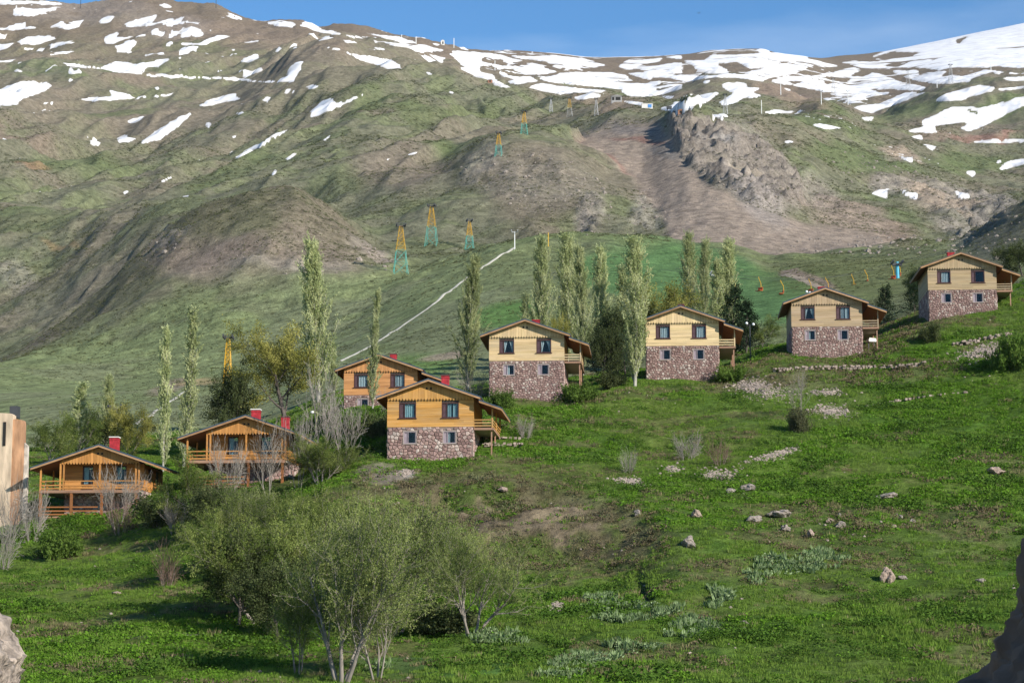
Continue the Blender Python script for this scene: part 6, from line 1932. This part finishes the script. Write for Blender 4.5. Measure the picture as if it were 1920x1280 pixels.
e = empty('dark_machine', g); tag(e, 'dark machine on posts beside the white container building', 'machine')
m = MB(); m.box(-5 * s, 5 * s, 0, 6 * s, 5 * s, 9.5 * s); m.build('body', M['darksteel'], e)
for q in (-3.6, 3.0):
    m = MB(); m.box(q * s, (q + 1.2) * s, 2 * s, 4 * s, -1, 5 * s - .004); m.build('post', M['darksteel'], e)

# ------------------------------------------------------------------ lamps, ruined wall, small things
M['globe'] = plain('lamp_globe', (.80, .80, .78), .4, .03, 2.0, False)
M['lamppost'] = plain('lamp_post', (.30, .33, .12), .5, .1, 2.0, False)
g = at(589, 190, 800); h = P(596, 772, 190).z - g.z
e = empty('street_lamp', g); tag(e, 'curved yellow-green street lamp right of the two-chimney chalet', 'lamp')
m = MB(); m.tube([(0, 0, -.2), (.25, 0, h * .8), (.30, 0, h * .93), (.18, 0, h), (-.08, 0, h * .99)], .05, 6); m.build('post', M['lamppost'], e)
m = MB(); m.tube([(-.04, 0, h * .99), (-.22, 0, h * .985), (-.34, 0, h * .965)], [.10, .14, .06], 8); m.build('lamp_head', M['globe'], e)


def globe_lamp(label, px, D, top, n):
    g = at(px, D, top); h = P(px, top, D).z - g.z
    e = empty('globe_lamp', g); tag(e, label, 'lamp')
    m = MB(); m.tube([(0, 0, -.2), (0, 0, h - .2)], .05, 6); m.tube([(-.32, 0, h - .2), (.32, 0, h - .28)], .03, 5); m.build('post', M['darksteel'], e)
    for k in range(n):
        xx = -.32 + .64 * k / max(1, n - 1)
        bm = bmesh.new(); bmesh.ops.create_icosphere(bm, subdivisions=2, radius=.14)
        me = bpy.data.meshes.new('globe'); bm.to_mesh(me); bm.free(); me.materials.append(M['globe'])
        q = link(bpy.data.objects.new('globe', me), e); q.location = (xx, -.1 * (k % 2), h - .05 - .12 * k)


globe_lamp('two-globe lamp on a dark post right of the palest chalet', 1406, 205, 605, 2)
globe_lamp('three-globe lamp showing behind the grey-tan chalet roof', 1518, 226, 546, 3)
e = empty('garden_table', at(1634, 197.5, 655) + Vector((0, 0, 0)), .3); tag(e, 'white covered table under the grey-tan chalet balcony', 'table')
m = MB(); m.prism([(-.36, .62), (.36, .62), (.42, .70), (.34, .95), (-.32, .98), (-.42, .70)], -.3, .3); m.build('cover', M['capw'], e)
for sx in (-.28, .28):
    m = MB(); m.box(sx - .03, sx + .03, -.03, .03, -.2, .615); m.build('leg', M['darksteel'], e)

M['ruinw'] = plain('flaking_white_plaster', (.52, .40, .28), .95, .5, 1.6, False, (1, 1, .22), bumpd=.03)
M['ruino'] = plain('stained_orange_plaster', (.40, .22, .12), .95, .6, 1.8, False, (1, 1, .25), bumpd=.03)
M['ruins'] = plain('bare_wall_stone', (.46, .40, .33), .95, .5, 2.2, False, bumpd=.05)
g = P(17, 985, 168); s = 168 / F
e = empty('ruined_building', g, YAW); tag(e, 'ruined plaster building cut off by the left edge', 'building')
m = MB(); m.prism([(-130 * s, -40 * s), (0, -30 * s), (0, 208 * s), (-4 * s, 211 * s), (-40 * s, 213 * s), (-130 * s, 214 * s)], 0, .9); m.build('white_wall', M['ruinw'], e)
m = MB(); m.prism([(.004, -30 * s), (21 * s, -25 * s), (20 * s, 40 * s), (21.5 * s, 120 * s), (20.5 * s, 192 * s), (19 * s, 198 * s), (6 * s, 201 * s), (.004, 200 * s)], .12, .8); m.build('orange_wall', M['ruino'], e)
m = MB(); m.prism([(21.6 * s, -25 * s), (28 * s, -20 * s), (29 * s, 60 * s), (28 * s, 150 * s), (22 * s, 156 * s)], .3, .75); m.build('stone_pier', M['ruins'], e)
m = MB(); m.box(-14 * s, 1 * s, 1.0, 1.8, 205 * s, 228 * s); m.build('dark_chimney', M['darksteel'], e)
m = MB(); m.box(-17 * s, -12 * s, -.06, -.004, 150 * s, 195 * s); m.build('window', M['dark'], e)

# a bird high above the ridge
m = MB()
m.tube([(-.28, 0, 0), (-.1, 0, .02), (.12, 0, .02), (.38, 0, .0)], [.03, .09, .08, .02], 6)
m.add([(0, .05, .03), (.12, .05, .03), (.02, .55, .22), (-.12, .5, .2), (0, .05, .0), (.12, .05, .0)], [(0, 1, 2, 3), (4, 3, 2, 5), (0, 3, 4), (1, 5, 2)])
m.add([(0, -.05, .03), (.12, -.05, .03), (.02, -.55, .22), (-.12, -.5, .2), (0, -.05, .0), (.12, -.05, .0)], [(3, 2, 1, 0), (5, 2, 3, 4), (4, 3, 0), (2, 5, 1)])
o = m.build('bird', M['darksteel']); o.location = P(1310, 25, 520); o.rotation_euler = (0, 0, 1.0); tag(o, 'tiny dark bird flying in the blue sky', 'bird')

# ------------------------------------------------------------------ thin mountain air
hz = MB(); hz.box(-1400, 1400, -30, 5200, -60, 1250)
hm = bpy.data.materials.new('thin_air'); hm.use_nodes = True
hn = hm.node_tree; hn.nodes.clear()
ho = hn.nodes.new('ShaderNodeOutputMaterial'); hv = hn.nodes.new('ShaderNodeVolumePrincipled')
hv.inputs['Color'].default_value = (.80, .88, 1.0, 1); hv.inputs['Density'].default_value = 0.00002; hv.inputs['Anisotropy'].default_value = 0.1
hn.links.new(hv.outputs[0], ho.inputs['Volume'])
tag(hz.build('haze', hm), 'thin bluish air between the camera and the ridges', 'haze', kind='stuff')
